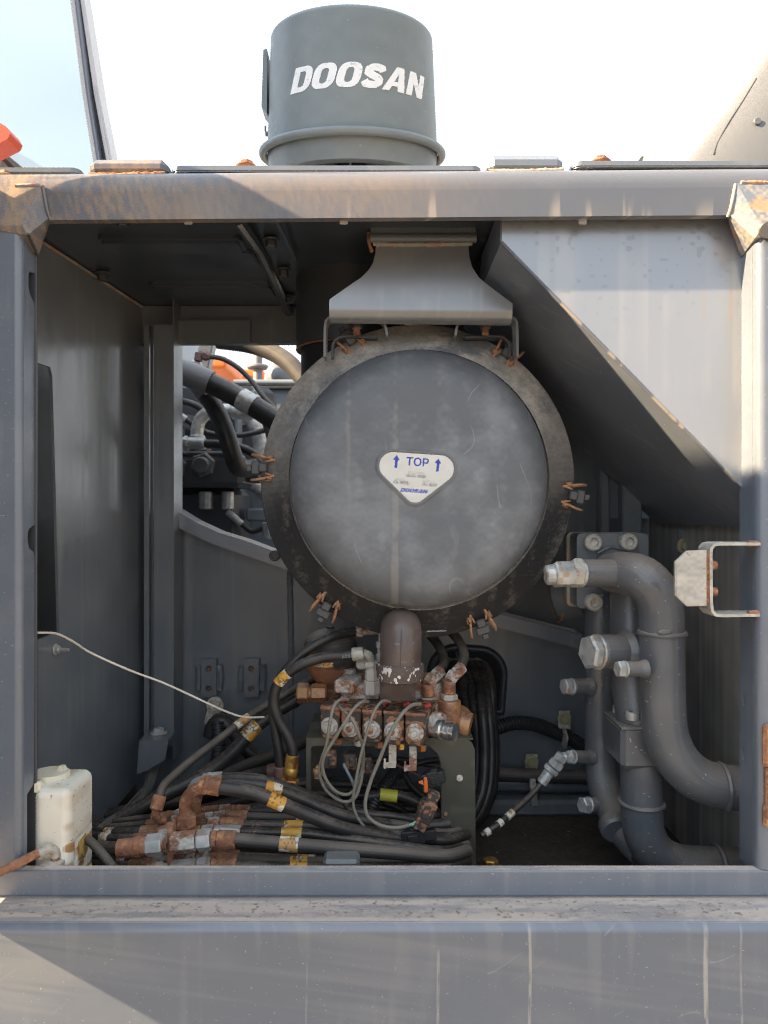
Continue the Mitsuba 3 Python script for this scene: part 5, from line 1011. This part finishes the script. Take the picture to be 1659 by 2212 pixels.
part(mp2, 'shadow_gap', cbox(D(612, 838, 2.715), [px(200, 2.7), .02, px(7, 2.7)], .003), 'black_plastic')  # solid black bar, painted in place of the shade under the edge
mp3 = thing('machine_deck', 'dark steel deck of the machine under the valve and hoses', 'deck')
part(mp3, 'plate', cbox([-.2, 2.3, ZC - .52], [3.0, 1.5, .03], .004), 'inside_paint'); part(mp3, 'side', cbox([.0, 2.95, ZC - .3], [3.0, .03, .66], .004), 'inside_paint')
part(mp3, 'side', cbox([-1.0, 2.3, ZC - .2], [.04, 1.4, .6], .004), 'inside_paint')
bk = thing('bracket_block', 'dark grey added filler block with small bolts low in the rear opening', 'bracket')
part(bk, 'block', cbox(D(480, 940, 2.45), [px(230, 2.45), .10, px(200, 2.45)], .02), 'dark_steel')  # dark block added to cover bright gaps in the rear opening
for x, y in ((470, 912), (500, 950), (522, 905)): part(bk, 'bolt', bolt(D(x, y, 2.39), -UY, .014, .012), 'zinc')
part(bk, 'rib', cbox(D(515, 930, 2.36), [px(10, 2.4), .06, px(120, 2.4)], .004), 'blue_grey')
for i, (a_, r_, lab) in enumerate((([(378, 862, 2.15), (430, 880, 2.15), (470, 930, 2.16), (490, 985, 2.18)], 7, 'thin black hose drooping behind the zinc elbow'), ([(560, 870, 2.1), (580, 930, 2.1), (600, 1000, 2.1), (640, 1070, 2.1)], 9, 'black hose dropping beside the silver pipe'),
        ([(520, 1130, 2.0), (545, 1148, 2.0), (575, 1140, 2.0), (610, 1165, 2.0)], 6, 'small dark hose low behind the wall flange'), ([(400, 905, 2.2), (450, 935, 2.2), (520, 940, 2.2), (590, 925, 2.2)], 6, 'thin dark hose lying across the filler block'))):
    H(lab, a_, r_, 'hose_rubber', ends=((0, .05, 'zinc'),))
fbk = thing('small_fitting', 'small grey fitting block with a clear bowl low behind the wall flange', 'fitting')
part(fbk, 'block', cbox(D(570, 1112, 2.05), [px(70, 2), .08, px(30, 2)], .006), 'blue_grey'); part(fbk, 'bowl', rod(D(582, 1128, 2.0), D(582, 1165, 2.0), px(16, 2), 20), 'zinc')
# the yard behind
for i, (x, y, w, h, Y) in enumerate(((487, 800, 42, 26, 7.0), (540, 816, 74, 18, 12.0), (606, 816, 30, 18, 12.0))):
    t = thing('orange_machine', ('orange rounded machine cab roof', 'long orange machine body', 'short orange machine body')[i] + ' far off in the yard', 'machine')
    part(t, 'body', rbox(D(x, y, Y), [px(w, Y), .8, px(h, Y)], px(min(w, h) * .28, Y)), 'orange_paint', 40)
    part(t, 'chassis', cbox([D(x, y, Y)[0], Y, 1.5], [px(w, Y) * .9, .7, 3.0 - .0 if False else 2.4], .05), 'dark_steel')
t = thing('far_building', 'low tan building on the far side of the yard', 'building')
part(t, 'wall', cbox([-14, 60, 5.2], [40, 6, 10.4], .1), 'far_wall'); part(t, 'roof', hull([[-34.5, 56.5, 10.4], [6.5, 56.5, 10.4], [-34.5, 63.5, 10.4], [6.5, 63.5, 10.4], [-34.5, 60, 12], [6.5, 60, 12]]), 'grey_plastic')
t = thing('exhaust_stack', 'grey exhaust pipe with a round collar seen through the rear opening', 'pipe')
part(t, 'tube', rod(D(557, 835, 4.0), D(557, 735, 4.0), px(10, 4), 20), 'grey_plastic'); part(t, 'collar', rod(D(557, 797, 4.0), D(557, 789, 4.0), px(24, 4), 24), 'grey_plastic')
t = thing('round_cover', 'smooth grey rounded cover at the right of the rear opening', 'cover')
m = trimesh.creation.icosphere(subdivisions=4); m.vertices *= [px(42, 3.4), .3, px(48, 3.4)]; m.apply_translation(D(618, 835, 3.4)); part(t, 'shell', m, 'hood_paint', True)

# ---------------------------------------------------------------- cab at the upper left, hood at the upper right
cb_ = thing('operator_cab', 'operator cab with big pale rear window and slanting dark pillar, upper left', 'cab')
def cabp(x, y, Y): return D(x, y, Y)
part(cb_, 'window', plate([(-520, -420), (108, -420), (152, 0), (200, 330), (206, 372), (206, 392), (-520, 392)], 1.86, .004), 'cab_glass', False)
for nm, xs, dY, mt in (('pillar', (150, 166, 214, 199), 0, 'pillar_paint'), ('pillar', (165, 173, 228, 214), .03, 'dark_steel'), ('pillar', (172, 181, 241, 228), .012, 'pillar_light')):
    a_, b_, c_, d_ = xs; e = lambda p, q, y: p + (q - p) * (y / 345)
    pts = [(e(a_, d_, -420), -420), (e(b_, c_, -420), -420), (b_, 0), (b_ + (c_ - b_) * .52, 200), (c_, 345), (c_ + 5, 400), (d_ + 5, 400), (d_, 345), (a_ + (d_ - a_) * .52, 200), (a_, 0)]
    part(cb_, nm, plate(pts, 1.84 + dY, .06, step=.006), mt, False)
part(cb_, 'sill_trim', plate([(-30, 300), (0, 322), (64, 374), (90, 392), (40, 392), (-30, 372)], 1.90, .02, step=.003), 'pillar_light', False)
part(cb_, 'sill_seal', sweep([D(-30, 308, 1.885), D(0, 336, 1.885), D(40, 376, 1.885)], px(5, 1.88), 10), 'black_plastic')
part(cb_, 'lower_body', cbox([-1.42, 1.17, ZC - .39], [1.6, .44, 1.62], .03), 'pillar_paint'); part(cb_, 'lower_body', cbox([-1.42, 2.0, ZC - .30], [1.6, 1.2, 1.80], .03), 'pillar_paint')  # unseen cab blocks, made tall enough to keep sun off the rear hoses
part(cb_, 'side_pillar', cbox([-.66, 1.075, ZC + .82], [.05, .27, .80], .02), 'pillar_paint')  # opaque panel added out of view to shade the pre-cleaner bowl
rl = thing('red_lamp', 'orange-red plastic lamp tip poking in at the left edge in front of the cab window', 'lamp')
m = extr(dpoly([(-110, 205), (-32, 246), (14, 274), (22, 288), (16, 300), (-20, 318), (-110, 365)], 1.72).buffer(-.006).buffer(.006), [0, 1.72, ZC], UX, UZ, UY, .06); part(rl, 'lens', m, 'lamp_red', False)
hd = thing('rear_hood', 'light grey rounded engine hood with a thin seam at the upper right', 'hood')
yy = np.array([-60, 60, 125, 200, 280, 345, 420.]); xl = np.array([1750, 1684, 1648, 1596, 1534, 1482, 1420.])
cols = [(.16, .30), (.05, .12), (.0, .0), (.05, -.035), (.2, -.06), (.6, -.07), (1.4, -.07)]
Yh = 1.75
from scipy.interpolate import PchipInterpolator
gy = np.linspace(-60, 420, 70); gx = PchipInterpolator(yy, xl)(gy); kc = PchipInterpolator([0, .4, 1, 1.5, 2.2, 3, 4], np.array(cols), axis=0)(np.linspace(0, 4, 70))
V_ = np.array([D(x, y, Yh) + [q[0], q[1], 0] for y, x in zip(gy, gx) for q in kc]); n_ = len(kc)
m = trimesh.Trimesh(V_, [t_ for i in range(len(gy) - 1) for j in range(n_ - 1) for t_ in ((i * n_ + j, (i + 1) * n_ + j, (i + 1) * n_ + j + 1), (i * n_ + j, (i + 1) * n_ + j + 1, i * n_ + j + 1))], process=False)
part(hd, 'shell', m, 'hood_paint', True)
def on_hood(x, y):
    xe = np.interp(y, yy, xl); dx = (x - xe) / F * Yh; c_ = np.array(cols)
    for _ in range(3): dY = np.interp(dx, c_[2:, 0], c_[2:, 1]); dx = (x - 829.5) / F * (Yh + dY) - (xe - 829.5) / F * Yh
    q = D(x, y, Yh + dY); q[2] = D(xe, y, Yh)[2]; k = np.argmin(np.linalg.norm(m.vertices[:, [0, 2]] - q[[0, 2]], axis=1) + 9 * (m.vertices[:, 1] > Yh)); return np.array([q[0], m.vertices[k][1] - .001, q[2]])
P = spline([on_hood(x, y) - UY * .0005 for x, y in ((1541, 350), (1548, 325), (1570, 280), (1600, 232), (1630, 180))], .01)
part(hd, 'seam', sweep(P, .0014, 8), 'dark_steel')
part(hd, 'latch_knob', rod(on_hood(1632, 286), on_hood(1632, 286) - UY * .006, .008, 20), 'hood_paint')
single('grey_leaf', hull([D(1375, 352, 1.5), D(1386, 352, 1.5), D(1391, 338, 1.5), D(1387, 337, 1.5), D(1380, 346, 1.51), D(1386, 346, 1.51)]), 'leaf_green', 'small dark leaf-like tip sticking up behind the right roof plate', 'leaf', False)
